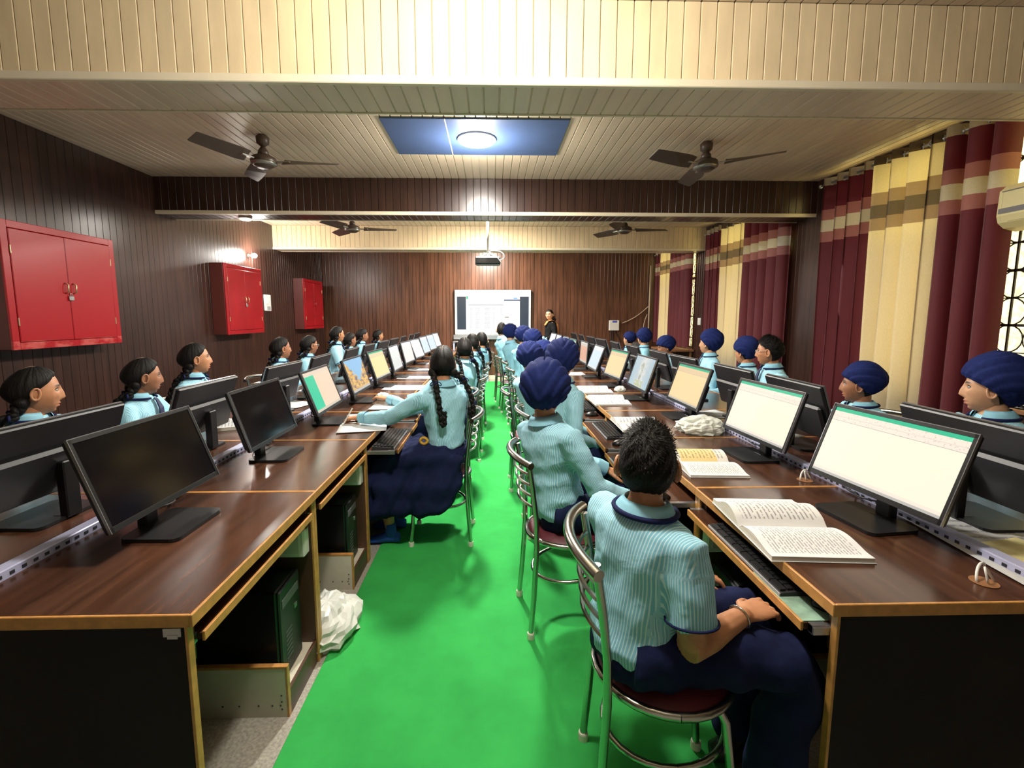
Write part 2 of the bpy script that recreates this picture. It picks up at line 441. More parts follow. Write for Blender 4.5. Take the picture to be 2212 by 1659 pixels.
# ------------------------------------------------------------------ mesh helpers
class MB:
    """collects shapes, builds ONE mesh"""
    def __init__(s):
        s.v = []; s.f = []; s.uv = None

    def add(s, V, F):
        o = len(s.v)
        s.v.extend([tuple(map(float, p)) for p in V])
        s.f.extend([tuple(i + o for i in f) for f in F])
        return s

    def box(s, x0, x1, y0, y1, z0, z1, b=0.0):
        x0, x1 = min(x0, x1), max(x0, x1); y0, y1 = min(y0, y1), max(y0, y1); z0, z1 = min(z0, z1), max(z0, z1)
        if b <= 0:
            V = [(x, y, z) for z in (z0, z1) for y in (y0, y1) for x in (x0, x1)]
            F = [(0, 2, 3, 1), (4, 5, 7, 6), (0, 1, 5, 4), (2, 6, 7, 3), (0, 4, 6, 2), (1, 3, 7, 5)]
            return s.add(V, F)
        b = min(b, (x1 - x0) * .45, (y1 - y0) * .45, (z1 - z0) * .45)
        V = []; idx = {}
        for k, (sx, sy, sz) in enumerate([(a, c, d) for d in (0, 1) for c in (0, 1) for a in (0, 1)]):
            X = (x0, x1)[sx]; Y = (y0, y1)[sy]; Z = (z0, z1)[sz]
            dx = b if sx == 0 else -b; dy = b if sy == 0 else -b; dz = b if sz == 0 else -b
            idx[(sx, sy, sz)] = len(V)
            V += [(X, Y + dy, Z + dz), (X + dx, Y, Z + dz), (X + dx, Y + dy, Z)]
        I = lambda a, c, d, n: idx[(a, c, d)] + n
        F = []
        F += [(I(0, 0, 0, 0), I(0, 0, 1, 0), I(0, 1, 1, 0), I(0, 1, 0, 0)), (I(1, 0, 0, 0), I(1, 1, 0, 0), I(1, 1, 1, 0), I(1, 0, 1, 0))]
        F += [(I(0, 0, 0, 1), I(1, 0, 0, 1), I(1, 0, 1, 1), I(0, 0, 1, 1)), (I(0, 1, 0, 1), I(0, 1, 1, 1), I(1, 1, 1, 1), I(1, 1, 0, 1))]
        F += [(I(0, 0, 0, 2), I(0, 1, 0, 2), I(1, 1, 0, 2), I(1, 0, 0, 2)), (I(0, 0, 1, 2), I(1, 0, 1, 2), I(1, 1, 1, 2), I(0, 1, 1, 2))]
        for d in (0, 1):
            for c in (0, 1):
                F.append((I(0, c, d, 1), I(1, c, d, 1), I(1, c, d, 2), I(0, c, d, 2)))
            for a in (0, 1):
                F.append((I(a, 0, d, 0), I(a, 1, d, 0), I(a, 1, d, 2), I(a, 0, d, 2)))
        for c in (0, 1):
            for a in (0, 1):
                F.append((I(a, c, 0, 0), I(a, c, 1, 0), I(a, c, 1, 1), I(a, c, 0, 1)))
        for a in (0, 1):
            for c in (0, 1):
                for d in (0, 1):
                    F.append((I(a, c, d, 0), I(a, c, d, 1), I(a, c, d, 2)))
        return s.add(V, F)

    def loft(s, rings, cap=True, closed=True):
        o = len(s.v); n = len(rings[0])
        for r in rings:
            s.v.extend([tuple(map(float, p)) for p in r])
        for i in range(len(rings) - 1):
            for j in range(n if closed else n - 1):
                k = (j + 1) % n
                s.f.append((o + i * n + j, o + i * n + k, o + (i + 1) * n + k, o + (i + 1) * n + j))
        if cap and closed:
            s.f.append(tuple(o + j for j in range(n))[::-1])
            s.f.append(tuple(o + (len(rings) - 1) * n + j for j in range(n)))
        return s

    def tube(s, pts, r, n=8, cap=True, squash=None):
        pts = [np.array(p, float) for p in pts]
        if not hasattr(r, '__len__'):
            r = [r] * len(pts)
        T = []
        for i in range(len(pts)):
            a = pts[max(i - 1, 0)]; c = pts[min(i + 1, len(pts) - 1)]
            t = c - a
            T.append(t / (np.linalg.norm(t) + 1e-9))
        ref = np.array([0, 0, 1.0]) if abs(T[0][2]) < .9 else np.array([1.0, 0, 0])
        u = np.cross(T[0], ref); u /= np.linalg.norm(u)
        rings = []
        for i, p in enumerate(pts):
            u = u - T[i] * (u @ T[i]); u /= np.linalg.norm(u) + 1e-9
            w = np.cross(T[i], u)
            k = squash or (1, 1)
            rings.append([p + r[i] * (k[0] * math.cos(2 * PI * j / n) * u + k[1] * math.sin(2 * PI * j / n) * w) for j in range(n)])
        return s.loft(rings, cap)

    def lathe(s, prof, n=20, c=(0, 0, 0)):
        rings = [[(c[0] + max(r, 1e-4) * math.cos(2 * PI * j / n), c[1] + max(r, 1e-4) * math.sin(2 * PI * j / n), c[2] + z) for j in range(n)] for r, z in prof]
        return s.loft(rings)

    def ball(s, c, rad, nu=12, nv=8, R=None):
        rad = rad if hasattr(rad, '__len__') else (rad,) * 3
        rings = []
        for i in range(nv + 1):
            th = -PI / 2 + PI * i / nv
            ct = max(math.cos(th), 1e-3)
            ring = []
            for j in range(nu):
                p = np.array([rad[0] * ct * math.cos(2 * PI * j / nu), rad[1] * ct * math.sin(2 * PI * j / nu), rad[2] * math.sin(th)])
                if R is not None:
                    p = R @ p
                ring.append(p + np.array(c))
            rings.append(ring)
        return s.loft(rings)

    def prism(s, poly, z0, z1, axis='z'):
        n = len(poly)
        def P(p, z):
            return {'z': (p[0], p[1], z), 'x': (z, p[0], p[1]), 'y': (p[0], z, p[1])}[axis]
        return s.loft([[P(p, z0) for p in poly], [P(p, z1) for p in poly]])

    def mesh(s, name='m', smooth=False):
        me = bpy.data.meshes.new(name)
        me.from_pydata(s.v, [], s.f)
        if smooth:
            me.polygons.foreach_set('use_smooth', [True] * len(me.polygons))
        return me


def fixn(me):
    import bmesh
    b = bmesh.new(); b.from_mesh(me); bmesh.ops.recalc_face_normals(b, faces=b.faces); b.to_mesh(me); b.free()
    return me


def put(name, me, mat=None, parent=None, loc=None, rot=None, smooth=False, angle=None):
    """links mesh data (or an MB) as one object"""
    if isinstance(me, MB):
        me = fixn(me.mesh(name, smooth))
        if smooth and angle:
            me.set_sharp_from_angle(angle=math.radians(angle))
    o = bpy.data.objects.new(name, me)
    COL.objects.link(o)
    if mat and not me.materials:
        me.materials.append(MATS[mat])
    if parent:
        o.parent = parent
    if loc is not None:
        o.location = loc
    if rot is not None:
        o.rotation_euler = rot
    return o


def thing(name, label, cat, loc=(0, 0, 0), rz=0, group=None):
    o = bpy.data.objects.new(name, None)
    COL.objects.link(o)
    o.location = loc; o.rotation_euler = (0, 0, rz)
    o.empty_display_size = 0.05
    return tag(o, label, cat, group)


def tag(o, label, cat, group=None):
    o['label'] = label; o['category'] = cat
    if group:
        o['group'] = group
    return o


def struct(o):
    o['kind'] = 'structure'
    return o


def stuff(o):
    o['kind'] = 'stuff'
    return o


def arc(c, r, a0, a1, n, z=0, ry=None):
    return [(c[0] + r * math.cos(a0 + (a1 - a0) * i / n), c[1] + (ry or r) * math.sin(a0 + (a1 - a0) * i / n), z) for i in range(n + 1)]


def bez(p0, p1, p2, p3, n=10):
    p0, p1, p2, p3 = map(lambda q: np.array(q, float), (p0, p1, p2, p3))
    return [(1 - t) ** 3 * p0 + 3 * (1 - t) ** 2 * t * p1 + 3 * (1 - t) * t * t * p2 + t ** 3 * p3 for t in np.linspace(0, 1, n + 1)]


def uvquad(name, pts, mat, parent, uvs=((0, 0), (1, 0), (1, 1), (0, 1))):
    me = bpy.data.meshes.new(name)
    me.from_pydata([tuple(map(float, p)) for p in pts], [], [(0, 1, 2, 3)])
    l = me.uv_layers.new(name='UVMap')
    for i, q in enumerate(uvs):
        l.data[i].uv = q
    me.materials.append(MATS[mat])
    return put(name, me, None, parent)


ORD = ['nearest', 'second', 'third', 'fourth', 'fifth', 'sixth', 'seventh', 'eighth', 'ninth', 'tenth', 'eleventh']
def nth(i):
    return 'nearest the camera' if i == 0 else ORD[i] + ' from the camera'


# ------------------------------------------------------------------ room shell
XW = 3.8; YB = 10.65; YF = -2.6; HC = 3.02; HB = 2.62
NP = 91; PW = 2 * XW / NP
BEAMS = [(2.47, 2.82), (5.50, 5.84), (8.32, 8.64)]

fl = struct(put('floor', MB().box(-XW - .2, XW + .2, YF - .2, YB + .2, -0.1, 0), 'terrazzo'))
ce = struct(put('ceiling', MB().box(-XW - .2, XW + .2, YF - .2, YB + .2, HC + 0.012, HC + 0.15), 'ceil_joint_highlight'))
# ceiling boards run towards the screen wall; the bay in view gets each board as a piece
bay = fixn(MB().box(-PW / 2 + .0035, PW / 2 - .0035, 0, BEAMS[1][0] - BEAMS[0][1], 0, 0.012, 0.003).mesh('ceiling_board'))
bay.materials.append(MATS['ceil_cream'])
for i in range(NP):
    put('ceiling_board', bay, None, ce, (-XW + PW * (i + .5), BEAMS[0][1], HC))
for y0, y1 in ((YF, BEAMS[0][0]), (BEAMS[1][1], BEAMS[2][0]), (BEAMS[2][1], YB)):
    mb = MB()
    for i in range(NP):
        x = -XW + PW * (i + .5)
        mb.box(x - PW / 2 + .0035, x + PW / 2 - .0035, y0, y1, HC, HC + .012)
    stuff(put('ceiling_board_field', mb, 'ceil_cream', ce))

# three deep beams clad with upright boards
for k, (y0, y1) in enumerate(BEAMS):
    cm, jm = (('clad_cream', 'clad_cream_joint'), ('clad_dark', 'clad_joint'), ('clad_cream', 'clad_cream_joint'))[k]
    bo = struct(put('ceiling_beam', MB().box(-XW, XW, y0 + .014, y1 - .014, HB + .014, HC), jm))
    put('soffit_backing', MB().box(-XW, XW, y0 + .016, y1 - .013, HB + .0085, HB + .0139), 'ceil_joint_highlight', bo)  # pale sheet behind the gaps, painted highlight lines between soffit boards
    fr = fixn(MB().box(-PW / 2 + .0018, PW / 2 - .0018, 0, .014, HB + .03, HC, 0.003).mesh('beam_board')); fr.materials.append(MATS[cm])
    so = fixn(MB().box(-PW / 2 + .002, PW / 2 - .002, y0 + .02, y1 - .012, HB, HB + .014, 0.004).mesh('soffit_board')); so.materials.append(MATS['ceil_cream' if k != 1 else 'clad_dark'])
    for i in range(NP):
        x = -XW + PW * (i + .5)
        put('beam_board', fr, None, bo, (x, y0, 0))
        put('soffit_board', so, None, bo, (x, 0, 0))
    put('bottom_trim', MB().box(-XW, XW, y0 - .012, y0 + .02, HB - .006, HB + .034, .004), 'trim_cream', bo)
    put('back_trim', MB().box(-XW, XW, y1 - .012, y1 + .006, HB - .006, HB + .03, .004), 'trim_cream', bo)
    put('back_board', MB().box(-XW, XW, y1 - .014, y1, HB + .03, HC), cm, bo)

# left wall: upright dark boards
wl = struct(put('wall_left', MB().box(-XW - .2, -XW - .012, YF, YB + .2, 0, HC), 'clad_joint'))
lb = fixn(MB().box(0, .012, -PW / 2 + .0012, PW / 2 - .0012, 0, HC, .0022).mesh('wall_board')); lb.materials.append(MATS['clad_dark'])
far = MB(); y = YF + PW / 2
while y < YB:
    if 2.9 < y < 6.2:
        put('wall_board', lb, None, wl, (-XW - .012, y, 0))
    else:
        far.box(-XW - .012, -XW, y - PW / 2 + .0012, y + PW / 2 - .0012, 0, HC, .0022)
    y += PW
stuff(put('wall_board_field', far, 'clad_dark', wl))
# screen wall
wb = struct(put('wall_back', MB().box(-XW - .2, XW + .2, YB + .012, YB + .2, 0, HC), 'clad_joint'))
far = MB()
for i in range(NP):
    x = -XW + PW * (i + .5)
    far.box(x - PW / 2 + .0025, x + PW / 2 - .0025, YB, YB + .012, 0, HC, .003)
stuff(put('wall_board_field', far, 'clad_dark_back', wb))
struct(put('baseboard_back', MB().box(-XW, XW, YB - .02, YB, 0, .10, .004), 'trim_cream'))
wf = struct(put('wall_front', MB().box(-XW - .2, XW + .2, YF - .2, YF, 0, HC), 'paint_white'))
# window wall with three openings
WIN = [(2.55, 5.25, .80, 2.92), (6.02, 8.05, .86, 2.92), (8.72, 10.45, .86, 2.92)]
wr = MB()
cur = YF
for a, b_, z0, z1 in WIN:
    wr.box(XW, XW + .2, cur, a, 0, HC); wr.box(XW, XW + .2, a, b_, 0, z0); wr.box(XW, XW + .2, a, b_, z1, HC)
    cur = b_
wr.box(XW, XW + .2, cur, YB + .2, 0, HC)
wro = struct(put('wall_right', wr, 'clad_joint'))
far = MB(); y = YF + PW / 2
while y < YB:
    w = [q for q in WIN if q[0] - .02 < y < q[1] + .02]
    for z0, z1 in ([(0, w[0][2])] if w else [(0, HC)]):
        if not w and 5.2 < y < 6.1:
            continue
        far.box(XW - .012, XW, y - PW / 2 + .002, y + PW / 2 - .002, z0, z1, .003)
    y += PW
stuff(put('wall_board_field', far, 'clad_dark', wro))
rb = fixn(MB().box(-.012, 0, -PW / 2 + .002, PW / 2 - .002, 0, HC, .003).mesh('wall_board')); rb.materials.append(MATS['clad_dark'])
for i in range(10):
    put('wall_board', rb, None, wro, (XW, 5.25 + PW * (i + .5) * .93, 0))

# carpet runner
tag(put('carpet_runner', MB().box(-.722, .80, .2, 10.30, 0, .006, .003), 'carpet'), 'long bright green carpet runner down the middle aisle', 'carpet')

# ------------------------------------------------------------------ windows
for k, (a, b_, z0, z1) in enumerate(WIN):
    w = struct(thing('window_%d' % (k + 1), '', 'window'))
    del w['label'], w['category']
    n = 4
    fm = MB()
    for i in range(n + 1):
        y = a + (b_ - a) * i / n
        fm.box(XW + .05, XW + .10, y - .025, y + .025, z0, z1, .004)
    for z in (z0, 2.18, z1):
        fm.box(XW + .05, XW + .10, a, b_, z - .025, z + .025, .004)
    put('window_frame', fm, 'paint_white', w)
    for i in range(n):
        ya = a + (b_ - a) * i / n; yb = a + (b_ - a) * (i + 1) / n
        put('pane', MB().box(XW + .07, XW + .076, ya + .025, yb - .025, z0 + .025, 2.155), 'pane', w)
        put('pane', MB().box(XW + .07, XW + .076, ya + .025, yb - .025, 2.205, z1 - .025), 'pane_yellow', w)
    g = MB()
    R = .10
    yy = a
    cols = int((b_ - a) / (2 * R)); rows = int((z1 - z0) / (2 * R))
    for i in range(cols + 1):
        y = a + 2 * R * i
        g.box(XW + .020, XW + .032, y - .006, y + .006, z0, z1)
    for j in range(rows + 1):
        z = z0 + 2 * R * j
        g.box(XW + .020, XW + .032, a, b_, z - (.010 if j % 2 else .004), z + (.010 if j % 2 else .004))
    for i in range(cols):
        for j in range(rows + 1):
            c = (a + 2 * R * i + R, z0 + 2 * R * j + R)
            if c[1] + R > z1 + .05:
                continue
            for s in (-1, 1):
                pts = [(XW + .026, c[0] + s * (R - R * math.cos(t)) , c[1] + R * math.sin(t)) for t in np.linspace(-PI / 2, PI / 2, 9)]
                g.tube(pts, .0055, 4)
    put('grille', g, 'iron_black', w)
    put('sill', MB().box(XW - .05, XW + .05, a - .05, b_ + .05, z0 - .03, z0, .004), 'wood_ledge', w)
# ------------------------------------------------------------------ lamps
emit('lamp_lens', (1.0, 0.97, 0.88), 14)
emit('bulb_glass', (1.0, 0.95, 0.86), 14)


def downlight(loc, label, power, r=.14, col=(1, .95, .86), size=.22):
    t = thing('ceiling_light', label, 'light', loc)
    put('housing', MB().lathe([(r + .03, 0), (r + .03, -.012), (r + .012, -.028), (r, -.03), (r, -.01)], 24), 'plastic_white', t, smooth=True, angle=40)
    put('lens', MB().lathe([(0, -.034), (r * .7, -.032), (r, -.026), (r, -.02)], 24), 'lamp_lens', t, smooth=True)
    area('lamp_glow', (0, 0, -.05), size, power * .72, col, parent=t)
    l = bpy.data.lights.new('lamp_side_glow', 'POINT'); l.energy = power * .28; l.color = col; l.shadow_soft_size = .07
    lo = bpy.data.objects.new('lamp_side_glow', l); COL.objects.link(lo); lo.parent = t; lo.location = (0, 0, -.22)
    return t


LP = LAMP_POWER
downlight((-.13, 4.27, HC - .012), 'bright round lamp set in the blue ceiling panel', LP[1])
t = thing('ceiling_light', 'round surface lamp on the ceiling bay above the camera', 'light', (-.05, 1.40, HC))
put('housing', MB().lathe([(.15, 0), (.15, -.02), (.13, -.03), (.13, 0)], 24), 'plastic_white', t, smooth=True, angle=40)
put('lens', MB().lathe([(.13, -.02), (.12, -.06), (.06, -.09), (0, -.095)], 24), 'lamp_lens', t, smooth=True)
l = bpy.data.lights.new('lamp_glow', 'POINT'); l.energy = LP[0]; l.color = (1, .95, .86); l.shadow_soft_size = .09
lo = bpy.data.objects.new('lamp_glow', l); COL.objects.link(lo); lo.parent = t; lo.location = (0, 0, -.20)
downlight((-.10, 7.05, HC), 'round lamp on the ceiling behind the dark beam', LP[2])
downlight((-.10, 9.55, HC), 'round lamp on the last ceiling bay before the screen', LP[3])
t = downlight((-2.9, 5.70, HB - .004), 'small lit spotlight under the left end of the dark beam', LP[4], .045, size=.1)
# blue panel in the ceiling
t = thing('ceiling_panel', 'flat blue rectangular panel fixed on the ceiling around the lamp', 'panel', (-.13, 4.27, HC - .012))
put('board', MB().box(-.755, .755, -.41, .41, 0, .012, .003), 'ceil_blue', t)
put('seam', MB().box(-.245, -.237, -.41, .41, -.002, .001), 'trim_cream', t)
# bare bulb on the left wall
t = thing('wall_bulb', 'glowing bulb on a holder on the left wall above the middle cabinet', 'light', (-XW, 7.47, 2.40))
put('holder', MB().lathe([(.03, 0), (.03, .01), (.018, .015), (.02, .05)], 14), 'plastic_white', t, rot=(0, PI / 2, 0), smooth=True)
put('bulb', MB().ball((.095, 0, 0), (.045, .036, .036), 14, 10), 'bulb_glass', t, smooth=True)
l = bpy.data.lights.new('bulb_glow', 'POINT'); l.energy = LP[5]; l.color = (1, .95, .88); l.shadow_soft_size = .05
lo = bpy.data.objects.new('bulb_glow', l); COL.objects.link(lo); lo.parent = t; lo.location = (.16, 0, 0)

# ------------------------------------------------------------------ fans
def fan(loc, a0, label):
    t = thing('ceiling_fan', label, 'fan', (loc[0], loc[1], HC), 0, 'ceiling fans')
    dz = HC - loc[2]
    put('canopy', MB().lathe([(.012, -.10), (.05, -.07), (.055, -.02), (.03, 0)], 18), 'fan_brown', t, smooth=True)
    put('downrod', MB().tube([(0, 0, 0), (0, 0, -dz + .05)], .011, 8), 'fan_brown', t, smooth=True)
    put('lower_cup', MB().lathe([(.05, -dz + .05), (.04, -dz + .09), (.012, -dz + .13)], 18), 'fan_brown', t, smooth=True)
    mo = put('motor', MB().lathe([(0, -dz - .055), (.055, -dz - .052), (.10, -dz - .02), (.108, -dz), (.10, -dz + .03), (.06, -dz + .05), (.03, -dz + .055)], 24), 'fan_brown', t, smooth=True)
    put('motor_ring', MB().lathe([(.085, -dz - .034), (.105, -dz - .022), (.107, -dz - .012), (.09, -dz - .02)], 24), 'fan_metal', mo, smooth=True)
    bm = MB()
    rings = []
    for r, w, tw in ((.16, .045, .03), (.24, .062, .03), (.45, .066, .024), (.61, .060, .020), (.625, .052, .018)):
        rings.append([(r, -w, -dz - .002 - tw), (r, w, -dz + .002 + tw), (r, w, -dz + .006 + tw), (r, -w, -dz + .002 - tw)])
    bm.loft(rings)
    ar = MB().box(.09, .22, -.018, .018, -dz - .006, -dz + .006, .004)
    bme = fixn(bm.mesh('blade')); bme.materials.append(MATS['fan_brown'])
    arme = fixn(ar.mesh('blade_arm')); arme.materials.append(MATS['fan_metal'])
    for k in range(3):
        a = math.radians(a0 + 120 * k)
        b = put('blade', bme, None, t, rot=(0, 0, a))
        put('blade_arm', arme, None, b)


fan((-1.98, 4.26, 2.80), 6, 'brown three-blade ceiling fan on the left of the blue panel')
fan((1.93, 4.32, 2.82), -35, 'brown three-blade ceiling fan on the right of the blue panel')
fan((-2.02, 6.95, 2.72), 10, 'ceiling fan half hidden behind the dark beam, left of the projector')
fan((1.95, 6.95, 2.72), 0, 'ceiling fan half hidden behind the dark beam, right of the projector')

# ------------------------------------------------------------------ red cabinets on the left wall
def cabinet(y0, y1, label, kind, fmat='cab_red'):
    z0, z1 = 1.21, 2.18; xf = -3.60
    t = thing('wall_cabinet', label, 'cabinet', (-XW, y0, z0), 0, 'red wall cabinets')
    L = y1 - y0; H = z1 - z0; D = xf + XW
    put('carcass', MB().box(.001, D - .02, 0, L, 0, H, .004), 'cab_dark', t)
    fm = MB()
    w = .055
    fm.box(D - .02, D, 0, w, 0, H, .003).box(D - .02, D, L - w, L, 0, H, .003).box(D - .02, D, w, L - w, 0, w, .003).box(D - .02, D, w, L - w, H - w, H, .003)
    put('face_frame', fm, fmat, t)
    mid = L / 2
    for k, (a, b_) in enumerate(((w + .004, mid - .002), (mid + .002, L - w - .004))):
        d = put('door', MB().box(D - .018, D + .004, a, b_, w + .004, H - w - .004, .004), fmat, t)
        hy = b_ - .035 if k == 0 else a + .035
        put('handle', MB().tube([(D + .004, hy, H * .46), (D + .03, hy, H * .475), (D + .03, hy, H * .535), (D + .004, hy, H * .55)], .006, 6), 'brass' if kind else 'cab_red', d, smooth=True)
        for hz in (.22, .78):
            put('hinge', MB().tube([(D + .004, (a if k == 0 else b_), H * hz - .03), (D + .004, (a if k == 0 else b_), H * hz + .03)], .005, 6), 'brass', d)
    if kind:
        put('padlock', MB().box(D + .006, D + .022, mid - .022, mid + .022, H * .40, H * .44, .005).tube([(D + .014, mid - .012, H * .44), (D + .014, mid - .01, H * .46), (D + .014, mid + .01, H * .46), (D + .014, mid + .012, H * .44)], .003, 6), 'steel', t)
    return t


cabinet(3.57, 4.60, 'large red two-door wall cabinet nearest the camera with chipped lower edge', 1, 'cab_red_worn')
cabinet(6.43, 7.44, 'red wall cabinet beneath the glowing bulb, beside the white switchboard', 1)
cabinet(9.06, 10.06, 'red wall cabinet farthest back, next to the screen wall', 0)
t = thing('switchboard', 'white switchboard on the left wall between two red cabinets', 'switchboard', (-XW, 7.98, 1.55))
put('box', MB().box(0, .03, -.10, .10, 0, .27, .006), 'plastic_white', t)
put('switch', MB().box(.03, .036, -.05, .06, .02, .08, .002), 'key_edge', t)
put('switch', MB().box(.03, .036, -.06, -.03, .12, .18, .002), 'paper', t)
t = thing('wall_board_panel', 'pale grey board at the left edge beside the nearest red cabinet', 'board', (-XW, 3.2, 1.20))
put('panel', MB().box(0, .03, -.35, .33, 0, .75, .004), 'paint_white', t)

# ------------------------------------------------------------------ curtains, rods
def curtain(y0, y1, z0, z1, mat, folds, label, group, ph=0.0):
    t = thing('curtain', label, 'curtain', (3.665, y0, z0), 0, group)
    H = z1 - z0; L = y1 - y0
    nc = folds * 10; nr = 26
    V = []; F = []; uv = []
    rng = random.Random(int(y0 * 100))
    wob = [rng.uniform(.7, 1.3) for _ in range(folds + 2)]
    for i in range(nc + 1):
        u = i / nc
        a = u * folds
        am = .058 * (wob[int(a)] * (1 - a % 1) + wob[int(a) + 1] * (a % 1))
        for j in range(nr + 1):
            h = j / nr
            sway = .012 * math.sin(a * 2.2 + h * 3) * (1 - h)
            sh = math.sin(2 * PI * a + ph)
            x = am * (1 - .25 * (1 - h)) * (sh * (1.25 - .25 * sh * sh)) + sway
            y = L * u + .018 * math.sin(4 * PI * a + ph) + .01 * math.sin(a * 3 + h * 2)
            V.append((x, y, H * h)); uv.append((u, h))
    for i in range(nc):
        for j in range(nr):
            F.append((i * (nr + 1) + j, (i + 1) * (nr + 1) + j, (i + 1) * (nr + 1) + j + 1, i * (nr + 1) + j + 1))
    me = bpy.data.meshes.new('cloth'); me.from_pydata(V, [], F)
    me.polygons.foreach_set('use_smooth', [True] * len(F))
    l = me.uv_layers.new(name='UVMap')
    idx = np.zeros(len(me.loops), int); me.loops.foreach_get('vertex_index', idx)
    l.data.foreach_set('uv', np.array(uv)[idx].ravel())
    me.materials.append(MATS[mat])
    put('cloth', me, None, t)
    er = MB()
    ring = [(0, .026 * math.cos(q), .026 * math.sin(q)) for q in np.linspace(0, 2 * PI, 13)]
    er.tube(ring[:-1] + [ring[0]], .0055, 5, cap=False)
    eme = er.mesh('eyelet', True); eme.materials.append(MATS['steel'])
    for k in range(folds):
        for q in (0.0, .5):
            a = k + q + (-ph / (2 * PI)) % .5
            u = a / folds
            if u > .99:
                continue
            put('eyelet', eme, None, t, (0, L * u, H - .055), (0, 0, .5 if q else -.5))
    return t


Z0 = .35
cg = ['curtains beside the air conditioner', 'curtains on the middle window', 'curtains on the last window']
curtain(4.47, 5.18, Z0, 2.95, 'curtain_maroon', 4, 'maroon curtain with striped band, left of the nearest cream curtain', cg[0])
curtain(3.79, 4.52, Z0, 2.95, 'curtain_cream', 4, 'cream curtain with taupe band between two maroon ones, nearest the camera', cg[0], .8)
curtain(3.30, 3.85, Z0, 2.95, 'curtain_maroon', 3, 'dark maroon curtain beside the air conditioner at the right edge', cg[0], 1.9)
curtain(7.39, 7.98, Z0, 2.90, 'curtain_maroon', 4, 'narrow maroon curtain on the left of the middle window', cg[1])
curtain(6.72, 7.44, Z0, 2.90, 'curtain_cream', 4, 'cream curtain in the middle window between two maroon curtains', cg[1], .5)
curtain(5.80, 6.78, Z0, 2.90, 'curtain_maroon', 5, 'wide maroon curtain on the right of the middle window, by the wood pier', cg[1], 1.2)
curtain(10.12, 10.42, .88, 2.86, 'curtain_maroon', 2, 'maroon curtain sliver in the far right corner', cg[2])
curtain(9.55, 10.12, .88, 2.86, 'curtain_cream', 3, 'cream curtain on the last window near the screen wall', cg[2], .4)
curtain(8.62, 9.55, .88, 2.86, 'curtain_maroon', 5, 'short maroon curtain on the last window above a wooden ledge', cg[2], 1.0)
for a, b_, z, lab in ((3.2, 5.25, 2.895, 'steel curtain rod of the nearest window'), (5.75, 8.05, 2.845, 'steel curtain rod of the middle window'), (8.58, 10.5, 2.805, 'steel curtain rod of the last window')):
    t = thing('curtain_rod', lab, 'rod', (3.665, a, z), 0, 'curtain rods')
    put('rod', MB().tube([(0, 0, 0), (0, b_ - a, 0)], .012, 10), 'steel', t, smooth=True)
    for y in (.03, b_ - a - .03):
        put('bracket', MB().box(0, XW - 3.665, y - .01, y + .01, -.012, .012, .003), 'plastic_white', t)
    for y in (-.02, b_ - a + .02):
        put('finial', MB().ball((0, y, 0), .022, 10, 8), 'steel', t, smooth=True)

# ------------------------------------------------------------------ air conditioner
t = thing('air_conditioner', 'cream split air conditioner on the window wall at the right edge', 'air conditioner', (XW, 2.35, 2.06))
prof = [(-.02, .02), (-.02, .30), (-.20, .31), (-.245, .27), (-.25, .10), (-.235, .055), (-.19, .02), (-.10, 0)]
put('body', MB().loft([[(x, y, z) for x, z in prof] for y in (0, .92)]), 'ac_cream', t)
put('panel_gap', MB().box(-.2525, -.249, .015, .905, .262, .267), 'ac_grey', t)
put('grey_band', MB().box(-.2535, -.248, .005, .915, .115, .150), 'ac_grey', t)
put('outlet', MB().loft([[(-.238, y, .058), (-.185, y, .022), (-.180, y, .030), (-.232, y, .066)] for y in (.06, .86)]), 'iron_black', t)
put('louver', MB().loft([[(-.250, y, .052), (-.195, y, .012), (-.193, y, .016), (-.248, y, .056)] for y in (.07, .85)]), 'ac_cream', t)
put('end_cap', MB().loft([[(x * 1.004, y, z) for x, z in prof] for y in (.90, .925)]), 'ac_cream', t)

# ------------------------------------------------------------------ projector
t = thing('projector', 'dark ceiling projector hanging on a pole in front of the screen', 'projector', (-.06, 7.05, HC))
put('pole', MB().tube([(-.0, 0, 0), (0, 0, -.62)], .016, 10), 'paint_white', t, smooth=True)
put('mount_plate', MB().box(-.06, .06, -.06, .06, -.01, 0, .003), 'paint_white', t)
put('cradle', MB().tube([(-.1, -.08, -.69), (0, 0, -.62), (.1, .08, -.69)], .008, 6).tube([(.1, -.08, -.69), (0, 0, -.62), (-.1, .08, -.69)], .008, 6), 'paint_white', t)
pb = put('case', MB().box(-.185, .185, -.13, .13, -.80, -.69, .015), 'plastic_dark', t)
put('projector_lens', MB().lathe([(.0, 0), (.032, 0), (.036, .012), (.03, .03), (.0, .03)], 16), 'plastic_black', pb, (.09, .13, -.745), (-PI / 2, 0, 0))
put('vent', MB().box(-.15, -.02, -.133, -.129, -.775, -.715), 'plastic_black', pb)
put('cable', MB().tube(bez((0, 0, -.60), (.25, -.05, -.55), (.30, -.1, -.72), (.18, -.13, -.74)), .006, 6).tube(bez((.01, 0, -.6), (.08, -.1, -.66), (.16, -.14, -.7), (.20, -.15, -.80)), .006, 6), 'plastic_white', t, smooth=True)

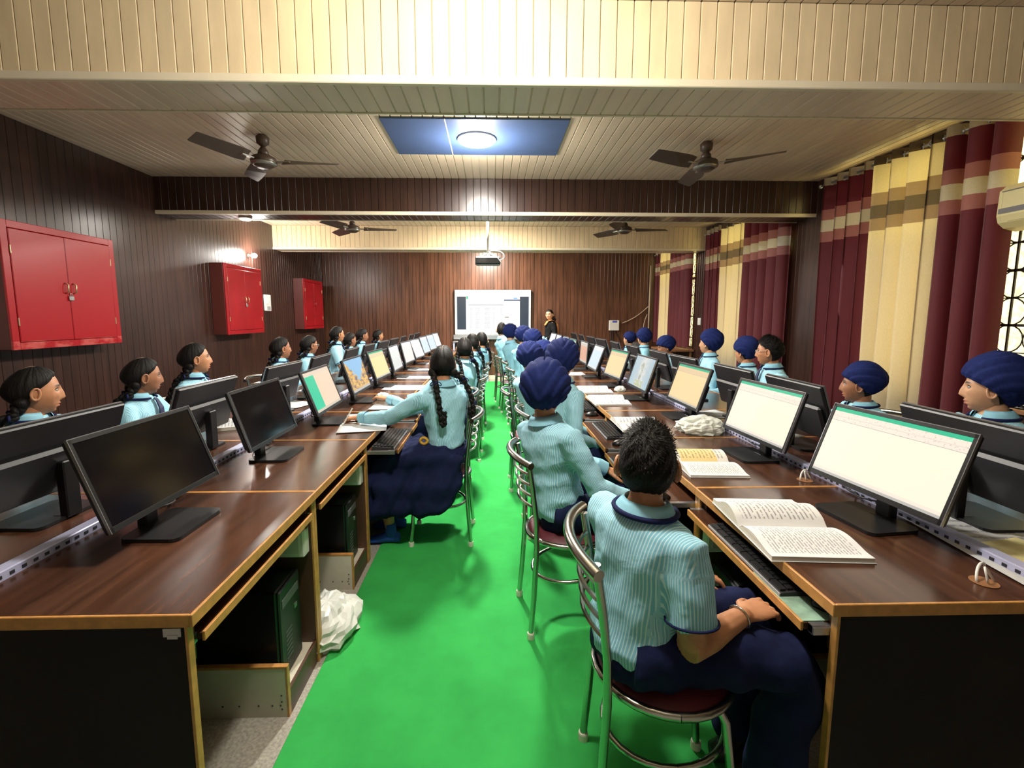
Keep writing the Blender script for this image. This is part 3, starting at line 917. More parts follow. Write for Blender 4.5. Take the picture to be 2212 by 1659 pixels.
# ------------------------------------------------------------------ wall screen
t = thing('display_screen', 'large lit interactive display showing a spreadsheet on the end wall', 'screen', (0.02, YB - .09, 1.05))
put('frame', MB().box(-.86, .86, 0, .09, -.005, .995, .006), 'plastic_white', t)
put('bezel_edge', MB().box(-.865, .865, .02, .085, -.01, 1.0, .004), 'plastic_black', t)
put('speaker_bar', MB().box(-.90, .86, -.01, .07, -.115, -.012, .006), 'steel', t)
uvquad('picture', [(-.835, -.002, .012), (.835, -.002, .012), (.835, -.002, .98), (-.835, -.002, .98)], 'scr_tv', t)
for x in (-.835, .828):
    put('side_tab', MB().box(x, x + .012, -.006, 0, .50, .60), 'plastic_white', t)
t = thing('equipment_rack', 'low metal rack holding equipment beneath the left half of the display', 'rack', (-.48, YB - .28, 0))
for x in (-.38, .36):
    for y in (-.16, .14):
        put('leg', MB().box(x, x + .035, y, y + .03, 0, .90, .003), 'channel', t)
put('shelf', MB().box(-.39, .405, -.17, .18, .885, .905, .003), 'steel', t)
put('shelf', MB().box(-.36, .38, -.15, .16, .44, .455, .003), 'steel', t)
tag(put('red_box', MB().box(-.82, -.52, 10.26, 10.48, .456, .70, .01), 'red_plastic'), 'red box on the rack shelf beneath the display', 'box')
tag(put('amplifier', MB().box(-.84, -.2, 10.28, 10.5, .735, .845, .008).box(-.34, -.16, 10.28, 10.5, .456, .735, .006), 'plastic_black'), 'black equipment case at the top of the rack under the display', 'equipment')

# ------------------------------------------------------------------ small things on the end wall
t = thing('router_box', 'white square control box on the end wall right of the teacher', 'box', (2.80, YB, 1.13))
put('case', MB().box(-.115, .115, -.06, 0, 0, .235, .01), 'plastic_white', t)
put('display_label', MB().box(-.045, .06, -.063, -.058, .185, .225, .001), 'led_blue', t)
tag(put('cable_bundle', MB().tube([(2.74, YB - .02, 1.13), (2.73, YB - .02, .7), (2.74, YB - .02, .1)], .012, 6).tube([(2.78, YB - .02, 1.13), (2.79, YB - .025, .8), (2.78, YB - .02, .1)], .01, 6).tube([(2.84, YB - .02, 1.12), (2.97, YB - .025, .86)], .011, 6), 'clad_joint'), 'dark cables dropping from the white control box', 'cables')
tag(put('conduit_pipe', MB().tube([(3.60, YB - .03, 2.60), (3.60, YB - .03, .80)], .016, 8), 'cable_cream', smooth=True), 'thin cream conduit pipe rising in the far right corner', 'pipe')
tag(put('wall_cable', MB().tube(bez((3.58, YB - .02, 1.68), (3.3, YB - .02, 1.40), (3.05, YB - .02, 1.32), (2.98, YB - .02, 1.30), 14), .010, 6).tube(bez((3.56, YB - .03, 1.5), (3.42, YB - .04, 1.2), (3.5, YB - .04, 1.0), (3.56, YB - .03, .85), 14), .009, 6), 'cable_cream', smooth=True), 'loose cream cable looping from the corner conduit', 'cable')
t = thing('stabilizer', 'dark voltage stabilizer box in the far right corner', 'electrical box', (3.35, 10.42, 0))
put('stand', MB().box(-.16, .16, -.14, .14, 0, .66, .005), 'desk_black', t)
put('case', MB().box(-.15, .15, -.13, .13, .66, .86, .01), 'plastic_grey', t)
put('top_plate', MB().box(-.13, .13, -.11, .11, .86, .875, .003), 'steel', t)
t = thing('side_table', 'small wooden ledge table below the last window', 'table', (3.52, 9.0, 0))
put('top', MB().box(-.25, .25, -.45, .45, .80, .84, .004), 'wood_ledge', t)
for x in (-.22, .19):
    for y in (-.42, .39):
        put('leg', MB().box(x, x + .03, y, y + .03, 0, .80), 'wood_ledge', t)
t = thing('wall_socket', 'small white wall switch on the pier between the last two windows', 'switch', (XW, 8.42, 1.30))
put('plate', MB().box(-.02, -.012, -.06, .06, 0, .13, .003), 'plastic_white', t)
put('rocker', MB().box(-.026, -.02, -.02, .02, .04, .09, .002), 'paper', t)
# ------------------------------------------------------------------ desks
LE, RE, DD, DL, Y0 = -.728, .853, .61, .80, 1.06
CH = .045
_dc = {}


def desk_meshes(s, tray, inner):
    key = (s, tray, inner)
    if key in _dc:
        return _dc[key]
    P = []
    def add(name, mat, mb, sub=None):
        me = fixn(mb.mesh(name)); me.materials.append(MATS[mat]); P.append((name, me, sub))
    X = lambda a: s * a
    add('worktop', 'desk_top', MB().box(X(.008), X(DD), .008, DL - .008, .722, .750))
    add('edge_band', 'edge_orange', MB().box(X(0), X(.008), 0, DL, .718, .751, .0015))
    add('edge_band', 'edge_orange', MB().box(X(.008), X(DD), 0, .008, .718, .7512, .0015))
    add('edge_band', 'edge_orange', MB().box(X(.008), X(DD), DL - .008, DL, .718, .7512, .0015))
    add('side_panel', 'desk_black', MB().box(X(.022), X(DD - .005), .002, .022, 0, .719))
    add('side_panel', 'desk_brown', MB().box(X(.022), X(DD - .005), DL - .022, DL - .002, 0, .719))
    add('panel_edge', 'edge_orange', MB().box(X(.014), X(.022), .001, .023, 0, .719, .001))
    add('panel_edge', 'edge_orange', MB().box(X(.014), X(.022), DL - .023, DL - .001, 0, .719, .001))
    if inner:
        add('modesty_panel', 'desk_black', MB().box(X(DD - .03), X(DD - .012), .022, DL - .022, .12, .719))
        t0 = .022 - tray
        add('keyboard_tray', 'desk_top', MB().box(X(t0 + .008), X(t0 + .36), .045, DL - .045, .655, .672))
        add('tray_edge', 'edge_orange', MB().box(X(t0), X(t0 + .008), .045, DL - .045, .650, .676, .0015), 'keyboard_tray')
        add('slide_rail', 'steel', MB().box(X(t0 + .02), X(.40), .024, .045, .652, .672).box(X(t0 + .02), X(t0 + .06), .030, .046, .650, .675), 'keyboard_tray')
        add('slide_rail', 'steel', MB().box(X(t0 + .02), X(.40), DL - .045, DL - .024, .652, .672), 'keyboard_tray')
        add('runner_block', 'desk_brown', MB().box(X(.03), X(.05), .0225, .05, .60, .718).box(X(.03), X(.05), DL - .05, DL - .0225, .60, .718))
        add('partition', 'melamine', MB().box(X(.03), X(.44), .505, .523, 0, .192))
        add('partition_edge', 'edge_orange', MB().box(X(.022), X(.44), .504, .524, .192, .202, .001).box(X(.022), X(.03), .504, .524, 0, .192, .001), 'partition')
        sc = MB()
        for q in (.05, .08, .13, .20, .26):
            sc.box(X(q), X(q + .005), .503, .506, .045, .05)
        for q in (.03, .06, .085):
            sc.box(X(.045), X(.05), .503, .506, q, q + .005)
        add('screws', 'screw', sc, 'partition')
        add('base_shelf', 'melamine', MB().box(X(.03), X(.50), .523, DL - .022, .075, .093))
        add('shelf_lip', 'desk_brown', MB().box(X(.022), X(.034), .524, DL - .022, 0, .10, .001), 'base_shelf')
        add('power_box', 'plastic_white', MB().box(X(.03), X(.19), DL - .075, DL - .0225, .50, .615, .006))
        add('socket_face', 'paint_white', MB().box(X(.05), X(.17), DL - .079, DL - .075, .52, .60, .001), 'power_box')
    else:
        add('modesty_panel', 'desk_black', MB().box(X(DD - .03), X(DD - .012), .022, DL - .022, .12, .719))
        add('keyboard_tray', 'desk_top', MB().box(X(.02), X(.38), .045, DL - .045, .655, .672))
        add('tray_edge', 'edge_orange', MB().box(X(.012), X(.02), .045, DL - .045, .650, .676), 'keyboard_tray')
    _dc[key] = P
    return P


def desk(x, y, s, tray, inner, label, group):
    t = thing('computer_desk', label, 'desk', (x, y, 0), 0, group)
    by = {}
    for name, me, sub in desk_meshes(s, tray, inner):
        o = put(name, me, None, by.get(sub, t) if sub else t)
        if name == 'screws':
            stuff(o)
        by.setdefault(name, o)
    return t


ND = 11
TRAYS_L = [.02, .02, .19, .17, .12, .1, .1, 0, 0, 0, 0]
TRAYS_R = [.07, .22, .20, .18, .15, .12, .12, .1, .1, 0, 0]
for i in range(ND):
    y = Y0 + DL * i
    desk(LE, y, -1, TRAYS_L[i], True, 'walnut desk on the aisle side of the left row, ' + nth(i), 'desks on the aisle side of the left row')
    desk(RE, y, 1, TRAYS_R[i], True, 'walnut desk on the aisle side of the right row, ' + nth(i), 'desks on the aisle side of the right row')
    desk(LE - 2 * DD - CH, y, 1, 0, False, 'walnut desk on the wall side of the left row, ' + nth(i), 'desks on the wall side of the left row')
    desk(RE + 2 * DD + CH, y, -1, 0, False, 'walnut desk on the window side of the right row, ' + nth(i), 'desks on the window side of the right row')

# perforated metal channel between back-to-back desks
for x0, lab in ((LE - DD - CH, 'perforated lavender metal channel along the middle of the left row'), (RE + DD, 'perforated lavender metal channel along the middle of the right row')):
    t = thing('metal_channel', lab, 'channel', (x0 + CH / 2, Y0, .735))
    L = DL * ND
    put('channel', MB().box(-CH / 2 + .001, CH / 2 - .001, .0, L, 0, .042, .003), 'channel', t)
    sl = MB()
    n = int(L / .034)
    for i in range(n):
        y = .012 + .034 * i
        for s in (-1, 1):
            sl.box(s * (CH / 2 - .002), s * (CH / 2 + .0006), y, y + .013, .022, .031)
    stuff(put('slots', sl, 'slot_dark', t))

# torn tape under the left desk corner
tag(put('tape_scrap', MB().box(-.80, -.757, 1.0615 - .002, 1.0615, .695, .717).box(-.79, -.765, 1.0585, 1.0595, .690, .70), 'steel'), 'torn silver tape scrap under the corner of the nearest left desk', 'tape')

# ------------------------------------------------------------------ monitors
MW, MH = .51, .295
_mc = {}


def mon_meshes(tilt):
    k = round(tilt)
    if k in _mc:
        return _mc[k]
    a = math.radians(k)
    n = np.array([math.cos(a), 0, math.sin(a)]); u = np.array([-math.sin(a), 0, math.cos(a)]); r = np.array([0, 1.0, 0])
    def tr(mb):
        mb.v = [tuple(n * p[0] + r * p[1] + u * p[2]) for p in mb.v]
        return mb
    D = {}
    def fin(name, mat, mb):
        me = fixn(mb.mesh(name)); me.materials.append(MATS[mat]); D[name] = me
    w, h = MW / 2, MH / 2
    fin('shell', 'plastic_dark', tr(MB().box(-.022, -.004, -w, w, -h, h, .005).box(-.045, -.020, -w * .93, w * .93, -h * .94, h * .28, .012)))
    fb = MB().box(-.005, .002, -w, w, h - .013, h, .001).box(-.005, .002, -w, w, -h, -h + .018, .001).box(-.005, .002, -w, -w + .012, -h, h, .001).box(-.005, .002, w - .012, w, -h, h, .001)
    fin('bezel', 'plastic_black', tr(fb))
    rm = MB().box(-.006, .0028, -w - .0015, w + .0015, h - .001, h + .0018).box(-.006, .0028, -w - .0018, -w + .0005, -h, h).box(-.006, .0028, w - .0005, w + .0018, -h, h)
    fin('rim', 'bezel_shine', tr(rm))
    D['pts'] = [tuple(n * -.0005 + r * yy + u * zz) for yy, zz in ((-w + .012, -h + .018), (w - .012, -h + .018), (w - .012, h - .013), (-w + .012, h - .013))]
    fin('neck', 'plastic_black', MB().box(-.062, -.028, -.028, .028, -.225, -.02, .004).box(-.062, .0, -.028, .028, -.225, -.218, .003))
    bs = MB()
    pts = []
    for sx, sy, a0 in ((1, 1, 0), (-1, 1, 90), (-1, -1, 180), (1, -1, 270)):
        for q in range(5):
            an = math.radians(a0 + 90 * q / 4)
            pts.append((.045 + sx * (.095 - .025) + .025 * math.cos(an), sy * (.125 - .025) + .025 * math.sin(an)))
    bs.prism(pts, -.23, -.219)
    fin('base', 'plastic_dark', bs)
    _mc[k] = D
    return D


def monitor(x, y, zc, yaw, tilt, mat, label, group):
    D = mon_meshes(tilt)
    t = thing('monitor', label, 'monitor', (x, y, .7515 + .23), yaw, group)
    for nm in ('shell', 'bezel', 'neck', 'base'):
        o = put(nm, D[nm], None, t)
        if nm == 'bezel':
            put('rim', D['rim'], None, o)
    key = (round(tilt), mat)
    if key not in _mc:
        me = bpy.data.meshes.new('screen'); me.from_pydata(D['pts'], [], [(0, 1, 2, 3)])
        l = me.uv_layers.new(name='UVMap')
        for i, q in enumerate(((0, 0), (1, 0), (1, 1), (0, 1))):
            l.data[i].uv = q
        me.materials.append(MATS[mat]); _mc[key] = me
    put('screen', _mc[key], None, t)
    return t


LM = [(-1.144, 1.554, -1.2, 20, 'scr_off', 'switched-off black monitor in front of the red cabinet, biggest at the left'),
      (-1.161, 2.366, .7, 18, 'scr_off', 'switched-off black monitor, second on the aisle side of the left row'),
      (-1.145, 3.128, 2, 20, 'scr_green', 'monitor showing a green strip and peach page beside the seated girl'),
      (-1.132, 3.895, 0, 18, 'scr_rock', 'monitor showing blue sky over yellow rocks in the left row'),
      (-1.150, 4.74, -2.7, 18, 'scr_sheet_yellow', 'monitor with a yellow spreadsheet in the left row'),
      (-1.129, 5.45, .5, 14, 'scr_pale', 'monitor with a pale grey page behind the yellow one, left row'),
      (-1.140, 6.30, -3.8, 14, 'scr_pink', 'monitor with a pinkish white page, seventh in the left row'),
      (-1.122, 6.98, -5.7, 20, 'scr_white', 'monitor with a plain white page, eighth in the left row'),
      (-1.13, 7.85, -4, 18, 'scr_blue', 'bluish monitor, ninth in the left row'),
      (-1.12, 8.62, -6, 18, 'scr_blue', 'bluish monitor, tenth in the left row'),
      (-1.12, 9.42, -6, 18, 'scr_white', 'pale monitor at the far end of the left row')]
for x, y, yaw, ti, mt, lab in LM:
    monitor(x, y, 0, math.radians(yaw), ti, mt, lab, 'monitors on the aisle side of the left row')
RM = [(1.364, 1.548, 186.2, 20, 'scr_sheet', 'largest lit monitor at the right with a blank green-topped spreadsheet'),
      (1.368, 2.294, 182.5, 18, 'scr_sheet', 'monitor with a cream spreadsheet, second in the right row beside the plastic bag'),
      (1.385, 3.22, 180.3, 18, 'scr_sheet_amber', 'monitor with an amber spreadsheet, third in the right row'),
      (1.292, 3.957, 179.7, 18, 'scr_cloud', 'monitor showing a smoky white picture on pale blue'),
      (1.265, 4.698, 184, 18, 'scr_sheet_amber', 'monitor with an orange spreadsheet and green bar, fifth in the right row'),
      (1.215, 5.409, 179, 20, 'scr_blue', 'monitor with a light blue page, sixth in the right row'),
      (1.228, 6.189, 179, 4, 'scr_salmon', 'monitor with a salmon page, seventh in the right row'),
      (1.18, 6.86, 181, 8, 'scr_sheet_yellow', 'monitor with a beige page, eighth in the right row'),
      (1.2, 7.7, 181, 14, 'scr_white', 'white monitor, ninth in the right row'),
      (1.2, 8.5, 181, 14, 'scr_white', 'white monitor beside the teacher, tenth in the right row'),
      (1.2, 9.3, 184, 18, 'scr_white', 'white monitor at the far end of the right row')]
for x, y, yaw, ti, mt, lab in RM:
    monitor(x, y, 0, math.radians(yaw), ti, mt, lab, 'monitors on the aisle side of the right row')
OLY = [1.64, 2.49, 3.41, 4.13, 5.05, 5.75, 6.5, 7.25, 8.0, 8.8, 9.5]
ORY = [1.55, 2.48, 3.12, 3.95, 4.55, 5.4, 6.2, 7.0, 7.75, 8.6, 9.4]
rng = random.Random(4)
for i in range(ND):
    monitor(-1.565, OLY[i], 0, PI + rng.uniform(-.06, .06), 18, 'scr_off', 'black-backed monitor on the left row wall side, ' + nth(i), 'monitors on the wall side of the left row')
    monitor(1.70, ORY[i], 0, rng.uniform(-.06, .06), 18, 'scr_off', 'black-backed monitor on the right row window side, ' + nth(i), 'monitors on the window side of the right row')

# ------------------------------------------------------------------ computer towers
def tower(x, y, s, label, z=.093):
    t = thing('computer_tower', label, 'computer', (x, y, z), 0, 'computer towers under the desks')
    put('case', MB().box(0, s * .38, -.09, .09, 0, .36, .006), 'plastic_black', t)
    put('front_panel', MB().box(-s * .012, 0, -.088, .088, .003, .357, .005), 'plastic_dark', t)
    put('drive_bay', MB().box(-s * .014, -s * .011, -.07, .07, .28, .315, .001), 'plastic_grey', t)
    put('power_button', MB().box(-s * .016, -s * .011, .03, .05, .22, .24, .001), 'steel', t)
    vt = MB()
    for q in range(7):
        vt.box(-s * .0135, -s * .0115, -.05, .0, .06 + .018 * q, .066 + .018 * q)
    put('vents', vt, 'plastic_grey', t)
    return t


for i in range(5):
    y = Y0 + DL * i + .65
    tower(LE - .075, y, -1, 'black computer tower under the left aisle desks, ' + nth(i))
    tower(RE + .075, y, 1, 'black computer tower under the right aisle desks, ' + nth(i))

# ------------------------------------------------------------------ keyboards, mice
def make_kb():
    D = []
    D.append(('case', 'key_black', MB().loft([[(-.065, -.22, 0), (.065, -.22, 0), (.065, -.22, .022), (-.065, -.22, .012)], [(-.065, .22, 0), (.065, .22, 0), (.065, .22, .022), (-.065, .22, .012)]])))
    k = MB()
    for r in range(6):
        x = -.052 + .0205 * r
        z = .012 + .010 * (x + .065) / .13
        n = 18 if r else 8
        yy = -.213
        for c in range(n):
            w = .426 / n
            if not (r == 0 and c in (3, 4)) or True:
                k.box(x - .0085, x + .0085, yy + .002, yy + w - .002, z, z + .007)
            yy += w
    D.append(('keys', 'plastic_dark', k))
    D.append(('front_edge', 'key_edge', MB().box(-.068, -.0645, -.22, .22, .002, .012, .001)))
    out = []
    for nm, mt, mb in D:
        me = fixn(mb.mesh(nm)); me.materials.append(MATS[mt]); out.append((nm, me))
    return out


KB = make_kb()


def keyboard(x, y, z, rz, label):
    t = thing('keyboard', label, 'keyboard', (x, y, z), rz, 'black keyboards on the trays')
    for nm, me in KB:
        o = put(nm, me, None, t)
        if nm == 'keys':
            stuff(o)


mme = MB()
rings = []
for i in range(9):
    q = i / 8
    y = -.055 + .11 * q
    w = .031 * math.sqrt(max(0.02, 1 - (2 * q - 1) ** 4)); h = .036 * max(.12, math.sin(PI * (q * .86 + .1)))
    rings.append([(w * math.cos(a), y, max(0, h * math.sin(a))) for a in np.linspace(0, PI, 9)])
mme.loft(rings)
mme = fixn(mme.mesh('shell', True)); mme.materials.append(MATS['plastic_black'])
mwh = fixn(MB().box(-.004, .004, .018, .036, .024, .034, .002).mesh('wheel')); mwh.materials.append(MATS['steel'])


def mouse(x, y, z, rz, label):
    t = thing('computer_mouse', label, 'mouse', (x, y, z), rz, 'black mice')
    put('shell', mme, None, t); put('scroll_wheel', mwh, None, t)


TZ = .672
for i, (x, y) in enumerate([(.884, 1.435), (.72, 2.27), (.805, 3.12), (.80, 3.98), (.80, 4.72), (.82, 5.5), (.82, 6.3)]):
    keyboard(x, y, TZ + .0005, 0, 'black keyboard on the right row trays, ' + nth(i))
keyboard(-.655, 2.93, TZ + .0005, PI, 'black keyboard on the pulled-out tray beside the seated girl')
keyboard(-.66, 3.86, TZ + .0005, PI, 'black keyboard on the tray behind the seated girl')
mouse(.935, 1.17, TZ + .003, -PI / 2, 'black mouse on the green marbled pad, nearest desk on the right')
mouse(.73, 1.945, TZ + .0005, -PI / 2, 'black mouse beside the short-haired boy, second right desk')
mouse(.80, 2.79, TZ + .0005, -PI / 2, 'shiny black mouse on the third right tray')
mouse(.80, 3.63, TZ + .0005, -PI / 2, 'shiny black mouse on the fourth right tray')
tag(put('mouse_pad', MB().box(.812, .96, 1.110, 1.345, TZ + .0003, TZ + .0028, .001), 'mousepad'), 'pale green marbled mouse pad on the nearest right tray', 'mouse pad')

# ------------------------------------------------------------------ books and papers
def sheetmesh(fn, nu, nv, name, mat):
    V = []; uv = []; F = []
    for i in range(nu + 1):
        for j in range(nv + 1):
            V.append(fn(i / nu, j / nv)); uv.append((i / nu, j / nv))
    for i in range(nu):
        for j in range(nv):
            F.append((i * (nv + 1) + j, (i + 1) * (nv + 1) + j, (i + 1) * (nv + 1) + j + 1, i * (nv + 1) + j + 1))
    me = bpy.data.meshes.new(name); me.from_pydata([tuple(map(float, v)) for v in V], [], F)
    me.polygons.foreach_set('use_smooth', [True] * len(F))
    l = me.uv_layers.new(name='UVMap')
    idx = np.zeros(len(me.loops), int); me.loops.foreach_get('vertex_index', idx)
    l.data.foreach_set('uv', np.array(uv)[idx].ravel())
    me.materials.append(MATS[mat])
    return me


def book(x, y, rz, label, pw=.20, ph=.27, th=.014, mats=('page_text', 'page_text2'), curl=.03, z=.7515):
    """open book; local x = reading right, y = up the page, spine along y"""
    t = thing('open_book', label, 'book', (x, y, z), rz, 'open books on the right row desks')
    for s, mt in ((-1, mats[0]), (1, mats[1])):
        T = th * (1.0 if s < 0 else .8)
        def prof(u, s=s, T=T):
            c = curl * (1.0 if s < 0 else .5)
            return T + c * math.sin(PI * min(1, u * 1.15)) ** 1.3 * (1 - u * .35) * (1 if u < .87 else max(0, (1 - u) / .13) * .6 + .4 * (1 - u) / .13) - (T * .85 * (1 - min(1, u / .12)))
        top = sheetmesh(lambda a, b_, s=s, T=T: (s * pw * ((1 - a) if s < 0 else a), (b_ - .5) * ph, prof((1 - a) if s < 0 else a)), 18, 4, 'page', mt)
        put('page', top, None, t)
        us = np.linspace(0, 1, 13)
        mb = MB()
        rr = [[(s * pw * u, -ph / 2, 0), (s * pw * u, ph / 2, 0), (s * pw * u, ph / 2, prof(u) - .0006), (s * pw * u, -ph / 2, prof(u) - .0006)] for u in us]
        mb.loft(rr)
        put('page_block', mb, 'book_edge', t)
    put('cover', MB().box(-pw - .004, pw + .004, -ph / 2 - .003, ph / 2 + .003, -.0005, .0008), 'page_draw', t)
    return t


R90 = -PI / 2
book(.985, 1.475, R90 - .07, 'thick open textbook on the nearest right desk, full of black text', .215, .295, .018, ('page_text2', 'page_text'), .035)
book(1.03, 2.18, R90 - .06, 'open book with a yellow page behind the short-haired boy', .205, .26, .012, ('page_yellow', 'page_text'), .035)
book(.955, 2.975, R90 - .03, 'open book with cell drawings on the third right desk', .18, .27, .012, ('page_draw', 'page_cells'), .03)
book(.98, 3.85, R90, 'open book with ruled boxes on the fourth right desk', .2, .29, .012, ('page_draw', 'page_cells'), .03)
book(.985, 4.42, R90, 'open book with small coloured pictures on the fifth right desk', .19, .29, .010, ('page_pic', 'page_pic'), .025)


def paper(x, y, w, l, rz, label, mat='page_draw', z=.7518, name='paper_sheet'):
    t = put(name, sheetmesh(lambda a, b_: ((a - .5) * w, (b_ - .5) * l, .001 + .004 * (abs(a - .5) * 2) ** 3), 8, 4, 'paper_sheet', mat), None, None, (x, y, z), (0, 0, rz))
    sol = t.modifiers.new('thick', 'SOLIDIFY'); sol.thickness = .001
    return tag(t, label, 'paper', 'papers on the desks')


L90 = PI / 2
paper(-.84, 2.96, .28, .30, L90 + .2, 'white answer sheet under the braided girl\'s near hand', 'paper')
paper(-.90, 3.23, .22, .30, L90, 'worksheet with red and green boxes beside the braided girl\'s hand', 'page_pic')
paper(-.83, 3.62, .22, .26, L90, 'white sheet under the far outstretched sleeve', 'paper')
for i, (x, y, w, l) in enumerate([(-.83, 4.63, .5, .32), (-.85, 5.40, .5, .24), (-.9, 6.2, .45, .2), (-.92, 7.0, .4, .2), (-.9, 7.8, .3, .2)]):
    paper(x, y, w, l, L90 * 0 + .03 * i, 'white sheet on the left aisle desks, %s past the braided girl' % ('first', 'second', 'third', 'fourth', 'fifth')[i], 'page_draw')
paper(1.02, 5.70, .24, .3, 0, 'white sheet on the sixth right aisle desk', 'paper')
paper(1.60, 1.22, .24, .30, .15, 'yellowish printed map sheet on the desk at the right edge', 'paper_yellow')
paper(1.62, 1.33, .36, .5, -.1, 'grey newspaper sheet under the yellow map at the right edge', 'page_draw', .7512)
paper(1.72, 2.75, .2, .28, .4, 'white slip on the window side desk behind the second right monitor', 'page_draw')
paper(1.62, 3.30, .22, .25, .2, 'paper under the cables behind the amber spreadsheet monitor', 'page_draw')
paper(-1.62, 3.30, .22, .28, .5, 'loose paper on the wall side desk behind the second black monitor', 'page_draw')
paper(-1.60, 3.75, .24, .28, -.3, 'loose paper on the wall side desk behind the green-striped screen', 'page_draw')
paper(-1.62, 2.36, .2, .28, .3, 'paper on the wall side desk behind the nearest black monitors', 'page_draw')
book(-1.72, 3.05, L90 + .4, 'open thick book on the wall side desk behind the second black monitor', .16, .22, .02, ('page_draw', 'page_text2'), .04)['group'] = 'books on the wall side'
paper(-1.75, 4.55, .22, .3, 0, 'white sheet in front of the girl with glasses', 'page_draw')


# ------------------------------------------------------------------ plastic bags
def bag(loc, rad, seed, label):
    rg = np.random.RandomState(seed)
    n, m = 30, 18
    K = rg.normal(size=(18, 3)) * 4.5; ph = rg.uniform(0, 6.3, 18)
    rings = []
    for i in range(m + 1):
        th = -PI / 2 + PI * i / m
        ring = []
        for j in range(n):
            d = np.array([math.cos(th) * math.cos(2 * PI * j / n), math.cos(th) * math.sin(2 * PI * j / n), math.sin(th)])
            r = .62 + .075 * np.sum(np.abs(np.sin(K @ d + ph)) ** .7) - .42
            p = d * r * np.array(rad)
            p[2] = max(p[2], -rad[2] * .55)
            ring.append(p)
        rings.append(ring)
    mb = MB().loft(rings)
    zz = min(v[2] for v in mb.v)
    mb.v = [(a, b_, c - zz) for a, b_, c in mb.v]
    return tag(put('plastic_bag', mb, 'bag_white', None, loc), label, 'bag')


bag((1.30, 2.80, .7515), (.125, .10, .055), 3, 'crumpled white plastic bag on the right desks beside a monitor')
bag((-.775, 2.04, 0), (.125, .17, .085), 8, 'crumpled white plastic bag on the floor under the left desks')
bag((-.95, 3.98, .7515), (.05, .05, .035), 5, 'small crumpled white tissue beside the rock picture monitor')
bag((1.22, 4.35, .7515), (.045, .04, .03), 6, 'small white crumpled wrapper under the smoky picture monitor')

# cable holes in the desk tops
def grommet(x, y, label):
    t = thing('cable_hole', label, 'cable hole', (x, y, .7512))
    put('hole', MB().lathe([(0, .0003), (.030, .0003), (.030, .0006), (0, .0006)], 20), 'slot_dark', t)
    put('rim', MB().lathe([(.029, 0), (.031, 0), (.031, .001), (.029, .001)], 20), 'wood_ledge', t)
    put('cable', MB().tube(bez((-.02, .0, 0), (-.01, .02, .045), (.03, .03, .05), (.06, .055, .012)), .0035, 6).tube(bez((.0, -.01, 0), (-.02, -.02, .05), (.0, .02, .06), (.03, .0, .0)), .003, 6), 'plastic_white', t, smooth=True)


grommet(1.335, 1.150, 'round cable hole with grey wire in the nearest right desk top')
grommet(1.375, 1.935, 'round cable hole with wires in the second right desk top')


def cables(pts_list, label, mat='cable_black', r=.0035):
    mb = MB()
    for p in pts_list:
        mb.tube(bez(*p, 12), r, 6)
    tag(put('cable_tangle', mb, mat, smooth=True), label, 'cable', 'monitor cables')


rng = random.Random(11)
for i in range(6):
    for side, arr, nm in ((-1, LM, 'left'), (1, RM, 'right')):
        x, y = arr[i][0], arr[i][1]
        a = (x + side * .06, y + .02, .86); xm = x + side * .12
        cables([(a, (xm, y + .10, .80), (xm + side * .02, y + .05, .76), (xm, y + .16, .757)),
                ((x + side * .05, y - .02, .85), (xm, y + .02, .76), (x - side * .02, y + .14, .79), (xm, y + .22, .757)),
                ((xm, y + .16, .757), (xm - side * .05, y + .24, .76), (xm - side * .02, y + .30, .77), (xm + side * .04, y + .33, .757))],
               'black cables trailing behind the %s row aisle monitor, %s' % (nm, nth(i)))

# ------------------------------------------------------------------ chairs
def make_chair():
    D = []
    def fin(nm, mt, mb, sub=None, sm=True):
        me = fixn(mb.mesh(nm, sm))
        if sm:
            me.set_sharp_from_angle(angle=math.radians(50))
        me.materials.append(MATS[mt]); D.append((nm, me, sub))
    fin('seat', 'seat_maroon', MB().lathe([(0, .425), (.175, .425), (.188, .432), (.190, .445), (.17, .462), (.09, .470), (0, .472)], 32))
    ring = [(.195 * math.cos(a), .195 * math.sin(a), .438) for a in np.linspace(0, 2 * PI, 33)]
    fin('seat_rim', 'chrome', MB().tube(ring, .0125, 8, cap=False), 'seat')
    for s in (-1, 1):
        fin('rear_leg', 'chrome', MB().tube([(s * .165, -.205, .022), (s * .160, -.19, .2), (s * .152, -.178, .42), (s * .150, -.180, .55), (s * .155, -.198, .70), (s * .160, -.218, .825)], .0125, 10))
        fin('front_leg', 'chrome', MB().tube([(s * .160, .175, .022), (s * .150, .16, .2), (s * .135, .14, .38), (s * .115, .115, .425)], .0125, 10))
        for y in (-.205, .175):
            fin('foot_cap', 'rubber_white', MB().lathe([(.017, 0), (.017, .022), (.0155, .028)], 12, (s * (.165 if y < 0 else .160), y, 0)), None, False)
    sr = [(.165 * math.cos(a), .01 + .175 * math.sin(a), .26 + .02 * math.sin(a)) for a in np.linspace(0, 2 * PI, 29)]
    fin('stretcher_ring', 'chrome', MB().tube(sr, .0095, 8, cap=False))
    rail = [(x, -.218 - .06 * (1 - (x / .215) ** 2), .825 + .012 * (1 - (x / .215) ** 2)) for x in np.linspace(-.215, .215, 15)]
    fin('top_rail', 'chrome', MB().tube(rail, .0165, 10))
    for z, y in ((.765, -.208), (.715, -.201), (.665, -.195), (.615, -.190)):
        sl = [(x, y - .045 * (1 - (x / .155) ** 2), z) for x in np.linspace(-.155, .155, 11)]
        fin('back_slat', 'chrome', MB().tube(sl, .007, 6))
    return D


CHAIR = make_chair()


